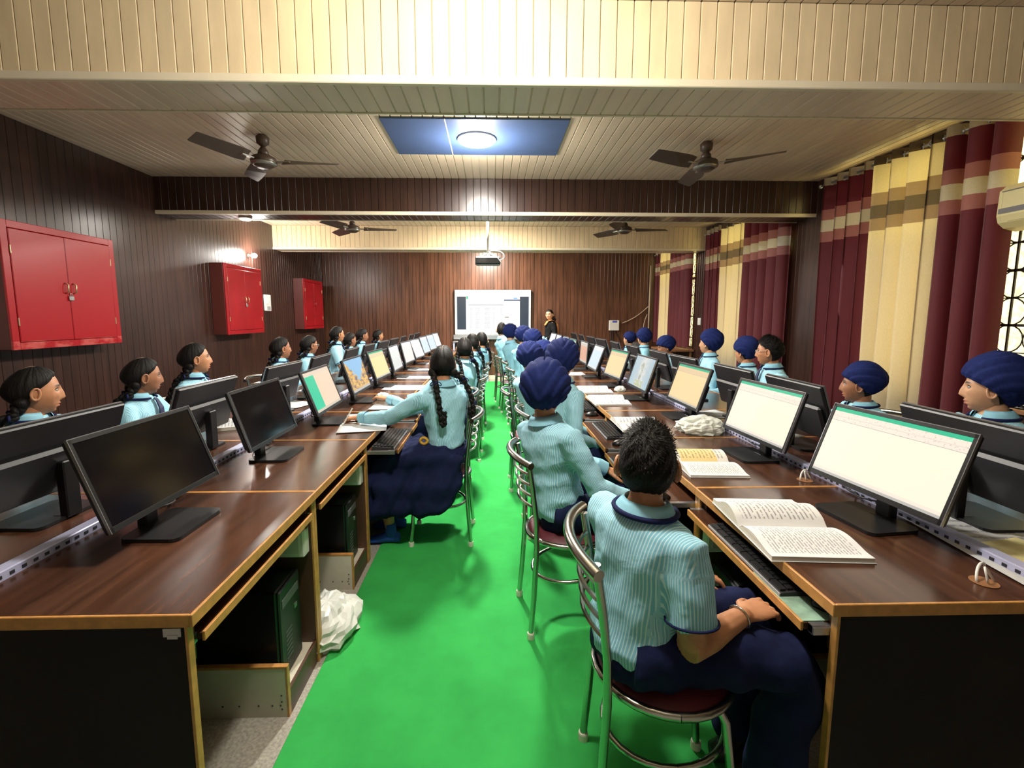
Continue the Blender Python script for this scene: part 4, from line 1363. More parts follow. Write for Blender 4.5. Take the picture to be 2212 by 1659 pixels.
def chair(x, y, rz, label, group):
    t = thing('chair', label, 'chair', (x, y, .006 if -.72 < x < .8 else 0), rz, group)
    by = {}
    for nm, me, sub in CHAIR:
        o = put(nm, me, None, by.get(sub, t) if sub else t)
        by[nm] = o
    return t
# ------------------------------------------------------------------ people
def A(*a):
    return np.array(a, float)


def Rz(a):
    c, s = math.cos(a), math.sin(a); return np.array([[c, -s, 0], [s, c, 0], [0, 0, 1.0]])
def Rx(a):
    c, s = math.cos(a), math.sin(a); return np.array([[1.0, 0, 0], [0, c, -s], [0, s, c]])
def Ry(a):
    c, s = math.cos(a), math.sin(a); return np.array([[c, 0, s], [0, 1.0, 0], [-s, 0, c]])
def unit(v):
    return v / (np.linalg.norm(v) + 1e-9)
def sm(x, a, b):
    t = np.clip((x - a) / (b - a), 0, 1); return t * t * (3 - 2 * t)


TMP = bpy.data.scenes.new('tmp_scene')


def fuse(mb, voxel, it=3, fac=.5):
    """union of the overlapping closed shells as one continuous skin"""
    me = fixn(mb.mesh('tmp'))
    o = bpy.data.objects.new('tmp', me); TMP.collection.objects.link(o)
    m = o.modifiers.new('r', 'REMESH'); m.mode = 'VOXEL'; m.voxel_size = voxel
    s = o.modifiers.new('s', 'SMOOTH'); s.factor = fac; s.iterations = it
    TMP.view_layers[0].update(); dg = TMP.view_layers[0].depsgraph
    ev = o.evaluated_get(dg); em = ev.to_mesh()
    n = len(em.vertices); V = np.zeros(n * 3); em.vertices.foreach_get('co', V)
    nl = len(em.loops); L = np.zeros(nl, int); em.loops.foreach_get('vertex_index', L)
    ls = np.zeros(len(em.polygons), int); em.polygons.foreach_get('loop_total', ls)
    N = np.zeros(n * 3); em.vertex_normals.foreach_get('vector', N)
    F = []; k = 0
    for q in ls:
        F.append(tuple(int(a) for a in L[k:k + q])); k += q
    ev.to_mesh_clear(); bpy.data.objects.remove(o); bpy.data.meshes.remove(me)
    return V.reshape(-1, 3), F, N.reshape(-1, 3)


def arrmesh(name, V, F, mat, attrs=None, smooth=True):
    me = bpy.data.meshes.new(name)
    me.from_pydata(V.tolist() if hasattr(V, 'tolist') else V, [], F)
    if smooth:
        me.polygons.foreach_set('use_smooth', [True] * len(F))
    for k, a in (attrs or {}).items():
        at = me.attributes.new(k, 'FLOAT', 'POINT'); at.data.foreach_set('value', np.asarray(a, float))
    me.materials.append(MATS[mat])
    return me


def head_arrays(nl, nt):
    th = np.linspace(-PI / 2 + .02, PI / 2 - .02, nt); ph = np.linspace(0, 2 * PI, nl, endpoint=False)
    # denser around the face (+y)
    ph = ph + .42 * np.sin(2 * (ph - PI / 2)) * .5 * -1 if False else ph
    q = (ph - PI / 2 + PI) % (2 * PI) - PI
    q = np.sign(q) * (np.abs(q) / PI) ** 1.35 * PI
    ph = np.sort(q) + PI / 2
    T, P = np.meshgrid(th, ph, indexing='ij')
    dx = np.cos(T) * np.cos(P); dy = np.cos(T) * np.sin(P); dz = np.sin(T)
    x = .074 * dx; y = .094 * dy; z = .115 * dz
    t = np.clip(-z / .115, 0, 1)
    x = x * (1 - .26 * t ** 1.6)
    y = np.where(y < 0, y * (1 - .55 * sm(t, .05, .9)), y)
    y = np.where((y < 0), y * (1 + .08 * np.exp(-((z - .03) / .05) ** 2)), y)
    y = np.where(y > .055, .055 + (y - .055) * .80, y)
    y = y + np.where(dy > 0, .012 * sm(t, .3, .9) * dy, 0)
    fr = sm(dy, .15, .6)
    g = lambda cx, cz, sx_, sz_: np.exp(-((x - cx) / sx_) ** 2 - ((z - cz) / sz_) ** 2)
    nz = np.interp(z, [-.050, -.043, -.034, -.012, .012, .03], [0, .009, .0215, .015, .006, 0])
    nw = np.interp(z, [-.05, -.035, -.01, .02], [.016, .014, .009, .007])
    y = y + fr * nz * np.exp(-(x / nw) ** 2)
    y = y - fr * .010 * (g(.031, .008, .016, .010) + g(-.031, .008, .016, .010))
    y = y + fr * .0045 * (g(.03, .026, .022, .007) + g(-.03, .026, .022, .007))
    y = y + fr * .0035 * (g(.04, -.02, .016, .016) + g(-.04, -.02, .016, .016))
    y = y + fr * (.0075 * g(0, -.0595, .019, .0052) + .0075 * g(0, -.0725, .016, .0056) - .004 * g(0, -.066, .022, .0028))
    y = y + fr * .008 * g(0, -.100, .018, .012) - fr * .003 * g(0, -.084, .02, .006)
    lip = fr * np.clip(1.3 * (np.exp(-(x / .022) ** 4 - ((z + .0595) / .0055) ** 4) + np.exp(-(x / .019) ** 4 - ((z + .0725) / .006) ** 4)), 0, 1)
    bz = .0265 + .004 * np.cos((np.abs(x) - .03) * 60)
    brow = fr * np.clip(1.2 * np.exp(-((np.abs(x) - .031) / .018) ** 4 - ((z - bz) / .0042) ** 4), 0, 1)
    V = np.stack([x, y, z], -1).reshape(-1, 3)
    F = []
    for i in range(nt - 1):
        for j in range(nl):
            k = (j + 1) % nl
            F.append((i * nl + j, i * nl + k, (i + 1) * nl + k, (i + 1) * nl + j))
    F.append(tuple(range(nl))[::-1]); F.append(tuple((nt - 1) * nl + j for j in range(nl)))
    return V, F, lip.ravel(), brow.ravel()


HEADS = {2: head_arrays(96, 84), 1: head_arrays(64, 60), 0: head_arrays(44, 40)}


def cap_arrays(line, off, nl=56, nr=22, edge=.003, back=0.0, noisef=None):
    """hair shell: from the hairline line(phi) up to the crown, following the skull"""
    V = []; F = []
    for j in range(nl):
        a = 2 * PI * j / nl            # 0 = front
        z0 = line(a)
        for i in range(nr + 1):
            z = .115 * math.sin(math.asin(max(-.99, min(.99, z0 / .115))) + (PI / 2 - .03 - math.asin(max(-.99, min(.99, z0 / .115)))) * i / nr)
            c = math.sqrt(max(0, 1 - (z / .115) ** 2))
            t = max(0, -z / .115)
            x = .074 * c * math.sin(a) * (1 - .26 * t ** 1.6); y = .094 * c * math.cos(a)
            if y < 0:
                tt = min(1, max(0, (t - .05) / .85)); tt = tt * tt * (3 - 2 * tt)
                y *= (1 - .55 * tt) * (1 + .08 * math.exp(-((z - .03) / .05) ** 2))
            elif y > .055:
                y = .055 + (y - .055) * .8
            o = edge + (off - edge) * min(1, i / 4)
            o += back * max(0, -math.cos(a)) * max(0, 1 - abs(z) / .09)
            p = A(x, y, z); d = unit(A(x / .074, y / .094, z / .115 + .0))
            if noisef:
                o += noisef(a, i / nr)
            V.append(p + d * o)
    for j in range(nl):
        k = (j + 1) % nl
        for i in range(nr):
            F.append((j * (nr + 1) + i, k * (nr + 1) + i, k * (nr + 1) + i + 1, j * (nr + 1) + i + 1))
    F.append(tuple(j * (nr + 1) + nr for j in range(nl)))
    return np.array(V), F


def hairline(fr, side, ear, nape):
    def f(a):
        b = abs((a + PI) % (2 * PI) - PI)
        return float(np.interp(b, [0, .7, 1.15, 1.5, 1.75, 2.1, 2.6, PI], [fr, fr - .005, side, ear + .012, ear - .012, nape + .02, nape, nape - .004]))
    return f


def turban_arrays(seed, nl=88, nr=44, size=1.0, tall=1.0, tilt=0.0):
    rg = random.Random(seed)
    nn = (rg.uniform(1.9, 2.9), rg.uniform(1.9, 2.9)); pp = (rg.uniform(0, 1), rg.uniform(0, 1)); sk = rg.uniform(-.12, .12)
    ax = [unit(A(s * .80, -.20 + rg.uniform(-.15, .1), -.50)) for s in (-1, 1)]
    V = []; F = []
    line = lambda b: float(np.interp(b, [0, .6, 1.2, 1.6, 2.2, PI], [.050, .043, .022, -.004, -.050, -.074]))
    cz = .050; rx, ry, rz_ = .110 * size, .124 * size, .108 * size * tall
    for j in range(nl):
        a = 2 * PI * j / nl
        b = abs((a + PI) % (2 * PI) - PI)
        z0 = line(b)
        s0 = math.asin(max(-.93, min(.93, (z0 - cz) / rz_)))
        for i in range(nr + 1):
            if i == 0:
                s = s0; k = .80
            else:
                s = s0 + (PI / 2 - .02 - s0) * (i - 1) / (nr - 1); k = 1.0
            d = A(math.cos(s) * math.sin(a), math.cos(s) * math.cos(a), math.sin(s))
            w = d @ ax[1] - d @ ax[0]
            ei = 1 if w > sk + .12 * math.sin(3 * d[1] + seed) else 0
            u = math.acos(max(-1, min(1, d @ ax[ei]))) * nn[ei] + pp[ei] + .12 * math.sin(4 * a + seed)
            f = u % 1.0
            fold = .0105 * (f ** .55 * (1 - max(0, (f - .86) / .14)))
            ed = 1 - .12 * max(0, 1 - (i / 6.0))
            lump = 1 + .022 * math.sin(3 * a + seed) * math.cos(s) + .018 * math.sin(5 * s + 2 * a + seed * 1.7)
            p = A(rx * d[0] * lump, (ry if d[1] < 0 else ry * .88) * d[1] * lump - .016, cz + rz_ * d[2] * lump) * A(k * ed, k * ed, 1)
            if math.cos(a) > .5 and i > 0:
                p[1] -= .006 * (math.cos(a) - .5)
            V.append(p + d * (fold if i > 1 else 0))
    for j in range(nl):
        k = (j + 1) % nl
        for i in range(nr):
            F.append((j * (nr + 1) + i, k * (nr + 1) + i, k * (nr + 1) + i + 1, j * (nr + 1) + i + 1))
    F.append(tuple(j * (nr + 1) + nr for j in range(nl)))
    V = np.array(V)
    if tilt:
        V = (Rx(tilt) @ V.T).T
    return V, F


def braid(pts, r0, r1, mb):
    """two interlaced strands read as plait lobes"""
    pts = [A(*p) for p in pts]
    # resample
    L = [0]
    for i in range(1, len(pts)):
        L.append(L[-1] + np.linalg.norm(pts[i] - pts[i - 1]))
    n = max(14, int(L[-1] / .007))
    P = np.array(pts)
    S = np.linspace(0, L[-1], n)
    C = np.stack([np.interp(S, L, P[:, k]) for k in range(3)], 1)
    for s in (-1, 1):
        path = []; rad = []
        for i in range(n):
            t = unit(C[min(i + 1, n - 1)] - C[max(i - 1, 0)])
            u = unit(np.cross(t, A(.3, 1, .2))); w = np.cross(t, u)
            ph = S[i] / .034 * 2 * PI * .5
            r = r0 + (r1 - r0) * i / n
            path.append(C[i] + u * s * r * .55 * math.cos(ph) + w * s * r * .4 * math.sin(2 * ph))
            rad.append(r * (.62 + .18 * abs(math.cos(ph))))
        mb.tube(path, rad, 8)
    return mb


def ik(S, W, l1, l2, pole):
    d = W - S; L = np.linalg.norm(d)
    if L > (l1 + l2) * .995:
        W = S + d / L * (l1 + l2) * .995; d = W - S; L = np.linalg.norm(d)
    a = (l1 * l1 - l2 * l2 + L * L) / (2 * L); h = math.sqrt(max(0, l1 * l1 - a * a))
    u = d / L; p = pole - u * (pole @ u); p = unit(p)
    return S + u * a + p * h, W


def add_hand(mb, W, d, pn, side, curl=.5, spread=.25, k=1.0):
    d = unit(d); pn = unit(pn - d * (pn @ d)); l = np.cross(d, pn) * side   # toward the thumb
    rings = []
    for t, w, h in ((-.02, .024, .019), (.015, .030, .017), (.05, .040, .016), (.085, .041, .013), (.094, .036, .009)):
        c = W + d * t * k
        rings.append([c + k * (l * w * math.cos(q) - pn * h * math.sin(q)) for q in np.linspace(0, 2 * PI, 13)[:-1]])
    mb.loft(rings)
    for i, (o, ln) in enumerate(((.030, .070), (.010, .079), (-.010, .072), (-.029, .056))):
        p = W + k * (d * .082 + l * o); fd = unit(d + l * spread * o * 6)
        pts = [p - fd * .01 * k]; ang = curl * .35
        for seg, fr in ((0, .45), (1, .32), (2, .25)):
            dd = fd * math.cos(ang) + pn * math.sin(ang)
            p = p + dd * ln * fr * k; pts.append(p); ang += curl * (.85 if seg == 0 else .7)
        mb.tube(pts, [.0092 * k, .0088 * k, .008 * k, .0066 * k], 8)
    p = W + k * (d * .022 + l * .024 + pn * .004); pts = [p]
    for ln, dd in ((.036, unit(d * .75 + l * .75 + pn * .25)), (.030, unit(d * .95 + l * .35 + pn * .35)), (.022, unit(d + pn * .3))):
        p = p + dd * ln * k; pts.append(p)
    mb.tube(pts, [.013 * k, .011 * k, .0095 * k, .0075 * k], 8)


PERSONS = []


def person(label, x, y, rz, kind='boy', lean=0, side=0, twist=0, tl=1.0, head=(0, 0, 0), hands=None, sleeve='long', gear='turban', seed=1, lod=0, skin='skin_a', hs=1.0,
           tie=True, hz=.55, stand=False, group=None, turb=(1.0, 1.0, 0.0), glasses=False, curl=.6, poles=None, pn=None, shirt='shirt', foot=True, braids=None, skirt_low=.25, bw=1.0):
    rg = random.Random(seed); nr_ = np.random.RandomState(seed)
    root_loc = A(x, y, .006 if -.72 < x < .8 else 0)
    vox = (.016, .012, .0085)[lod]
    H = A(0, 0, hz)
    al, be, tw = math.radians(lean), math.radians(side), math.radians(twist)
    RL = Rx(-al) @ Ry(be)
    def T(h, px=0, py=0):
        k = float(sm(np.array(h / (.36 * tl)), 0, 1))
        return H + RL @ (A(0, 0, h) + Rz(tw * k) @ A(px, py, 0))
    RT = RL @ Rz(tw)
    # ---- skull frame
    hy, hp, hr = [math.radians(q) for q in head]
    RH = Rz(hy) @ Rx(hp) @ Ry(hr)
    NT = T(.495 * tl)
    HC_ = NT + RH @ A(0, .022, .105) * hs
    hd = lambda V: (RH @ (np.asarray(V) * hs).T).T + HC_
    # ---- arms
    if hands is None:
        hands = ((.12, .30, .62), (-.12, .30, .62))      # right, left (local)
    else:
        hands = tuple(tuple(Rz(-rz) @ (A(*h) - root_loc)) for h in hands)
    arms = []
    for s, hw in ((1, hands[0]), (-1, hands[1])):
        S = T(.405 * tl, s * .160 * bw, -.005)
        pole = A(s * .55, -.45, -.75) if not poles else A(*poles[0 if s > 0 else 1])
        E, W = ik(S, A(*hw), .265 * tl ** .5, .235 * tl ** .5, pole)
        arms.append((s, S, E, W))
    # ---- body: core skin
    mb = MB()
    tor = [(-.03, .135, .095), (.08, .125, .088), (.2, .125, .088), (.32, .14, .092), (.40, .142, .082), (.445, .115, .065), (.47, .07, .055), (.50, .05, .05)]
    def ringset(tab, gx=0, gy=0, n=24):
        R_ = []
        for h, a, b in tab:
            ring = []
            for q in np.linspace(0, 2 * PI, n, endpoint=False):
                c, s_ = math.cos(q), math.sin(q)
                ring.append(T(h * tl, (a + gx) * bw * math.copysign(abs(c) ** .82, c), (b + gy) * math.copysign(abs(s_) ** .82, s_)))
            R_.append(ring)
        return R_
    mb.loft(ringset(tor))
    mb.tube([T(.42 * tl), NT, HC_ + RH @ A(0, -.018, -.03) * hs], [.056, .049 * hs, .050 * hs], 12)
    for s, S, E, W in arms:
        mb.tube([T(.39 * tl, s * .09, 0), S, S + (E - S) * .5, E, E + (W - E) * .12], [.05, .047, .043, .038, .036], 10)
    if stand:
        for s in (-1, 1):
            mb.tube([(s * .085, 0, hz), (s * .085, .01, hz * .52), (s * .085, -.01, .09)], [.085, .058, .042], 10)
        knees = []
    else:
        KN = [A(s * .105, .40, hz - .02) for s in (-1, 1)]; AN = [A(s * .105, .37, .085) for s in (-1, 1)]
        for k_, a_, s in zip(KN, AN, (-1, 1)):
            mb.tube([A(s * .08, -.02, hz), A(s * .09, .2, hz), k_, (k_ + a_) / 2 + A(0, .012, 0), a_], [.070, .062, .046, .042, .034], 10)
    Vb, Fb, _ = fuse(mb, .016 if lod < 2 else .012, 3)
    parts = [(Vb, Fb, None, None)]
    # forearms and hands
    for i, (s, S, E, W) in enumerate(arms):
        hm = MB()
        d = unit(W - E)
        hm.tube([E - d * .02, E + d * .06, E + (W - E) * .6, W, W + d * .01], [.037, .039, .032, .0255, .024], 12)
        palm = A(0, 0, -1) if not pn else A(*pn[0 if s > 0 else 1])
        hdir = unit(d * .7 + A(0, .0, 0) + (A(0, .5, -.1) if not stand else A(0, 0, -.6)))
        add_hand(hm, W, hdir if pn is None else unit(d + A(0, .25, -.05)), palm, s, curl, k=1.0 * hs)
        Vh, Fh, _ = fuse(hm, (.0068, .0055, .0042)[lod], 2, .35)
        parts.append((Vh, Fh, None, None))
    Vh, Fh, lip, brow = HEADS[lod]
    parts.append((hd(Vh), Fh, lip, brow))
    em = MB()
    for s in (-1, 1):
        Re = RH @ Rz(s * (.62 if gear == 'short' else .4)) @ Rx(-.12)
        c0 = HC_ + RH @ A(s * (.083 if gear == 'short' else .0765), -.006, -.004) * hs
        ring = [c0 + Re @ A(s * .006 + s * .004 * math.cos(q), .015 * math.cos(q), .027 * math.sin(q) * (1 + .12 * math.cos(q))) * hs for q in np.linspace(0, 2 * PI, 17)]
        em.tube(ring, .0052 * hs, 6, cap=False)
        em.ball(c0, (.006 * hs, .015 * hs, .026 * hs), 10, 8, Re)
        em.ball(c0 + Re @ A(s * .003, .004, -.026) * hs, (.006 * hs, .008 * hs, .010 * hs), 8, 6, Re)
    parts.append((np.array(em.v), em.f, None, None))
    V = []; F = []; lipA = []; brA = []; o_ = 0
    for v_, f_, l_, b_ in parts:
        V.append(v_); F += [tuple(i + o_ for i in q) for q in f_]; o_ += len(v_)
        lipA.append(np.zeros(len(v_)) if l_ is None else l_); brA.append(np.zeros(len(v_)) if b_ is None else b_)
    me = arrmesh('person', np.concatenate(V), F, skin, {'lip': np.concatenate(lipA), 'brow': np.concatenate(brA)})
    me = fixn(me)
    P = put('person', me, None, None, root_loc, (0, 0, rz))
    tag(P, label, 'person', group)
    PERSONS.append(P)
    # eyes
    for s in (-1, 1):
        ey = MB().ball((s * .031, .0655, .0075), (.0135, .0115, .0095), 14, 10); ey.v = [tuple(q) for q in hd(ey.v)]
        eo = put('eye', ey, 'eye_white', P, smooth=True)
        ir = MB().ball((s * .031, .0712, .0075), (.0082, .0062, .0080), 10, 8); ir.v = [tuple(q) for q in hd(ir.v)]
        put('iris', ir, 'eye_dark', eo, smooth=True)
        ld = MB().tube([A(s * .031 + .0155 * math.cos(q), .0755 - .011 * abs(math.cos(q)) ** 2, .0085 + .0085 * math.sin(q)) for q in np.linspace(.05, PI - .05, 9)], .0022, 5); ld.v = [tuple(q) for q in hd(ld.v)]
        put('upper_lid', ld, 'eye_dark', eo, smooth=True)
    # ---- shirt
    sh = MB()
    tab = [(-.03, .158, .122), (.02, .166, .130), (.10, .152, .116), (.2, .150, .112), (.32, .163, .112), (.39, .166, .102), (.43, .150, .088), (.455, .115, .074), (.478, .074, .066), (.492, .060, .060)]
    if kind == 'girl':
        tab = [(h, a * .95, b * (.93 if h < .2 else .97)) for h, a, b in tab]
        tab[0] = (.062, .142, .106); tab[1] = (.085, .156, .118); tab[2] = (.13, .150, .114)
    sh.loft(ringset(tab))
    for s, S, E, W in arms:
        d1 = unit(E - S)
        if sleeve == 'long':
            d2 = unit(W - E)
            sh.tube([T(.385 * tl, s * .08, 0), S + A(0, 0, -.004), S + (E - S) * .5, E, E + (W - E) * .5, W - d2 * .012], [.06, .062, .058, .053, .047, .038], 14)
        else:
            sh.tube([T(.385 * tl, s * .08, 0), S + A(0, 0, -.004), S + (E - S) * .45, S + (E - S) * .80], [.06, .063, .062, .064], 14)
    Vs, Fs, Ns = fuse(sh, vox, 3, .5)
    # cloth folds
    K = nr_.normal(size=(9, 3)); K /= np.linalg.norm(K, axis=1)[:, None]; K *= nr_.uniform(35, 90, (9, 1)); ph = nr_.uniform(0, 6.3, 9)
    fo = np.mean(1 - np.abs(np.sin(Vs @ K.T * .5 + ph)) * 2, 1)
    hgt = np.clip((Vs - H) @ RL[:, 2] / (.45 * tl), 0, 1)
    Vs = Vs + Ns * (fo * (.016 - .006 * hgt))[:, None]
    Lc = (RT.T @ (Vs - H).T).T
    Ln = (RT.T @ Ns.T).T
    st = np.where(np.abs(Ln[:, 0]) > np.abs(Ln[:, 1]) * 1.6 + np.abs(Ln[:, 2]) * .5, Lc[:, 1], Lc[:, 0])
    for s, S, E, W in arms:
        for a_, b_ in ((S, E), (E, W)):
            d = b_ - a_; L2 = d @ d
            t = np.clip(((Vs - a_) @ d) / L2, 0, 1)
            rel = Vs - (a_ + t[:, None] * d); dist = np.linalg.norm(rel, axis=1)
            u = unit(np.cross(unit(d), A(.2, .3, 1))); w = np.cross(unit(d), u)
            ang = np.arctan2(rel @ w, rel @ u) * .058
            t0 = .22 if a_ is S else -.1
            msk = (dist < .078) & (((Vs - a_) @ d) / L2 > t0)
            st = np.where(msk, ang, st)
    so = put('shirt', arrmesh('shirt', Vs, Fs, shirt if lod else ('shirt_plain' if shirt == 'shirt' else shirt), {'stripe': st}), None, P)
    # collar
    cb = MB(); rings = []
    n = 22
    for h, r, dy in ((.470, .070, 0), (.500, .059, .0), (.512, .058, .0), (.496, .071, .0), (.470, .083, -.002)):
        rings.append([T(h * tl, r * math.sin(q) * 1.05, -r * math.cos(q) * 1.02 + dy) for q in np.linspace(-2.75, 2.75, n)])
    cb.loft(rings, cap=False, closed=False)
    co = put('collar', cb, 'shirt_plain' if shirt != 'black_cloth' else 'black_cloth', so, smooth=True)
    if tie:
        tr_ = [T(.474 * tl, .0845 * math.sin(q) * 1.05, -.0845 * math.cos(q) * 1.02) for q in np.linspace(-2.7, 2.7, 24)]
        put('collar_piping', MB().tube(tr_, .0055 if lod < 2 else .0075, 6), 'navy_trim', co, smooth=True)
        tb = MB(); rr = []
        for h, w, yy in ((.47, .017, .078), (.455, .014, .092), (.40, .024, .114), (.30, .030, .124), (.16, .034, .124), (.05, .034, .128), (.03, .004, .128)):
            rr.append([T(h * tl, -w, yy), T(h * tl, w, yy), T(h * tl, w, yy + .008), T(h * tl, -w, yy + .008)])
        tb.loft(rr); put('tie', tb, 'tie_stripe', P)
    if sleeve == 'short':
        for s, S, E, W in arms:
            c = S + (E - S) * .74; d = unit(E - S); u = unit(np.cross(d, A(0, 0, 1))); w = np.cross(d, u)
            put('sleeve_piping', MB().tube([c + .0655 * (u * math.cos(q) + w * math.sin(q)) for q in np.linspace(0, 2 * PI, 21)], .0035, 5, cap=False), 'navy_trim', so, smooth=True)
    else:
        for s, S, E, W in arms:
            d = unit(W - E); c = W - d * .055; u = unit(np.cross(d, A(0, 0, 1))); w = np.cross(d, u)
            put('cuff', MB().tube([W - d * .055, W - d * .03, W + d * .002], [.0425, .041, .038], 16, cap=False), 'shirt_plain', so, smooth=True)
    # ---- lower clothing
    lw = MB()
    if stand:
        rr = []
        for z, a, b in ((hz + .1, .16, .12), (hz - .1, .19, .14), (hz - .4, .21, .15), (.35, .22, .15)):
            rr.append([(a * math.cos(q), b * math.sin(q), z) for q in np.linspace(0, 2 * PI, 20, endpoint=False)])
        lw.loft(rr)
        for s in (-1, 1):
            lw.tube([(s * .09, 0, .5), (s * .09, 0, .06)], [.09, .06], 10)
        Vl, Fl, Nl = fuse(lw, .016, 3)
        put('kameez_skirt', arrmesh('kameez_skirt', Vl, Fl, 'black_cloth'), None, P)
    elif kind == 'girl':
        rr = []
        prof = [(A(0, -.005, hz + .048), .146, .110, 90), (A(0, -.01, hz + .005), .175, .120, 80), (A(0, .03, hz), .205, .105, 35), (A(0, .20, hz + .0), .215, .10, 5), (A(0, .36, hz - .005), .215, .098, 0), (A(0, .435, hz - .05), .215, .085, -40), (A(0, .455, hz - .14), .22, .085, -80), (A(0, .45, .30), .225, .10, -88), (A(0, .44, skirt_low), .23, .11, -90)]
        for c, a, b, an in prof:
            an = math.radians(an); f = A(0, math.cos(an), math.sin(an)); up_ = A(0, -math.sin(an), math.cos(an))
            rr.append([c + A(a * math.copysign(abs(math.cos(q)) ** .7, math.cos(q)), 0, 0) + up_ * b * math.copysign(abs(math.sin(q)) ** .7, math.sin(q)) for q in np.linspace(0, 2 * PI, 30, endpoint=False)])
        lw.loft(rr)
        # cloth hanging at the sides of the seat
        for s in (-1, 1):
            lw.loft([[(s * .15, yy, zz), (s * (.15 + w_), yy, zz), (s * (.15 + w_), yy + l_, zz), (s * .15, yy + l_, zz)] for yy, zz, w_, l_ in ((-.10, hz + .03, .05, .5), (-.09, hz - .12, .085, .52), (-.03, hz - .25, .10, .46), (.08, hz - .32, .08, .36))])
        Vl, Fl, Nl = fuse(lw, .011 if lod else .018, 4)
        pl = np.sin(Vl[:, 0] * 130 + 3 * np.sin(Vl[:, 1] * 7)) * .004 + np.sin(Vl[:, 1] * 60 + Vl[:, 2] * 25 + seed) * .006 + np.sin(Vl[:, 0] * 30 - Vl[:, 2] * 40) * .007 + np.abs(np.sin(Vl[:, 1] * 22 + Vl[:, 2] * 14 + 2 * np.sin(Vl[:, 0] * 9))) * .018
        Vl = Vl + Nl * pl[:, None]
        put('skirt', arrmesh('skirt', Vl, Fl, 'navy_cloth'), None, P)
        rb_ = ringset([(.030, .160, .124), (.050, .158, .122), (.074, .154, .119)])
        put('belt', MB().loft(rb_, cap=False), 'navy_trim', P, smooth=True)
    else:
        lw.loft(ringset([(-.085, .15, .115), (-.03, .155, .118), (.03, .140, .105)], n=20))
        for k_, a_, s in zip(KN, AN, (-1, 1)):
            lw.tube([A(s * .085, -.04, hz - .005), A(s * .095, .2, hz), k_ + A(0, .0, .0), k_ + A(0, .03, -.06), (k_ + a_) / 2, a_ + A(0, 0, .03)], [.088, .083, .075, .072, .072, .070], 14)
        Vl, Fl, Nl = fuse(lw, .010 if lod > 1 else .016, 4)
        wv = np.sin(Vl[:, 1] * 70 + Vl[:, 2] * 30 + np.sin(Vl[:, 0] * 25) * 2 + seed) * .004 + np.sin(Vl[:, 0] * 45 + Vl[:, 1] * 33) * .004
        Vl = Vl + Nl * wv[:, None]
        put('trousers', arrmesh('trousers', Vl, Fl, 'navy_cloth'), None, P)
    # ---- feet
    for s in (-1, 1):
        fx, fy = s * .105, (.37 if not stand else 0)
        fm = MB(); rr = []
        for yy, w, h in ((-.06, .030, .055), (-.03, .036, .075), (.02, .036, .075), (.07, .042, .05), (.13, .042, .036), (.165, .028, .024)):
            rr.append([(fx + w * math.cos(q), fy + yy, max(.001, h * .5 + h * .5 * math.sin(q))) for q in np.linspace(0, 2 * PI, 14, endpoint=False)])
        fm.loft(rr); fm.tube([(fx, fy - .005, .04), (fx, fy, .13)], [.036, .036], 12)
        put('sock' if kind == 'girl' else 'shoe', fm, 'sock_blue' if kind == 'girl' else 'shoe_black', P, smooth=True)
    # ---- hair / turban
    if gear == 'turban':
        Vt, Ft = turban_arrays(seed, *((88, 44) if lod else (60, 34)), size=turb[0], tall=turb[1], tilt=turb[2])
        put('turban', fixn(arrmesh('turban', hd(Vt), Ft, 'navy_turban')), None, P)
        Vc, Fc = cap_arrays(hairline(.07, .03, .0, -.075), .004, 40, 14, .002)
        put('hair', fixn(arrmesh('hair', hd(Vc), Fc, 'hair')), None, P)
    elif gear == 'short':
        K2 = [(rg.uniform(8, 22), rg.uniform(5, 16), rg.uniform(0, 6)) for _ in range(6)]
        nf = lambda a, h: .0022 * sum(math.sin(k1 * a + k2 * h * 3 + p3) for k1, k2, p3 in K2) / 2 * min(1, h * 3) + .010 * sm(np.array(h), .25, .8)
        Vc, Fc = cap_arrays(hairline(.082, .05, .012, -.085), .010, 96, 40, .0035, .003, nf)
        ho = put('hair', fixn(arrmesh('hair', hd(Vc), Fc, 'hair')), None, P)
        if lod:
            sb = MB(); nst = 5200 if lod > 1 else 1200
            Vn = np.array(Vc); C0 = A(0, -.045, .085)
            vs_ = []; fs_ = []
            for _ in range(nst):
                p = Vn[rg.randrange(len(Vn))] + A(rg.gauss(0, .003), rg.gauss(0, .003), rg.gauss(0, .003))
                hfrac = (p[2] + .085) / .2
                nrm = unit(A(p[0] / .074 ** 2, p[1] / .094 ** 2, p[2] / .115 ** 2))
                away = p - C0; away = away - nrm * (away @ nrm); away = unit(away + np.cross(nrm, away) * .5 + A(rg.gauss(0, .015), rg.gauss(0, .015), rg.gauss(0, .015)))
                ln = (.003 + .019 * max(0, min(1, (hfrac - .25) / .7)) ** 1.2) * rg.uniform(.6, 1.2)
                w = np.cross(nrm, away) * .0009
                p1 = p + away * ln * .5 + nrm * ln * .22; p2 = p + away * ln + nrm * ln * .12
                b0 = len(vs_)
                vs_ += [p - w, p + w, p1 + w, p1 - w, p2]
                fs_ += [(b0, b0 + 1, b0 + 2, b0 + 3), (b0 + 3, b0 + 2, b0 + 4)]
            stuff(put('strands', arrmesh('strands', hd(np.array(vs_)), fs_, 'hair'), None, ho))
    else:
        part = lambda a, h: -.0035 * math.exp(-((math.sin(a) * math.cos(h * PI / 2)) / .06) ** 2) * (1 if h > .3 else 0) + .0006 * math.sin(a * 37 + 3 * math.sin(a * 5 + seed) + 2.5 * h) + .0005 * math.sin(a * 19 - 3 * h + seed)
        Vc, Fc = cap_arrays(hairline(.074, .040, .004, -.083), .0085, 132 if lod else 60, 30 if lod else 20, .002, .010, part)
        ho = put('hair', fixn(arrmesh('hair', hd(Vc), Fc, 'hair')), None, P)
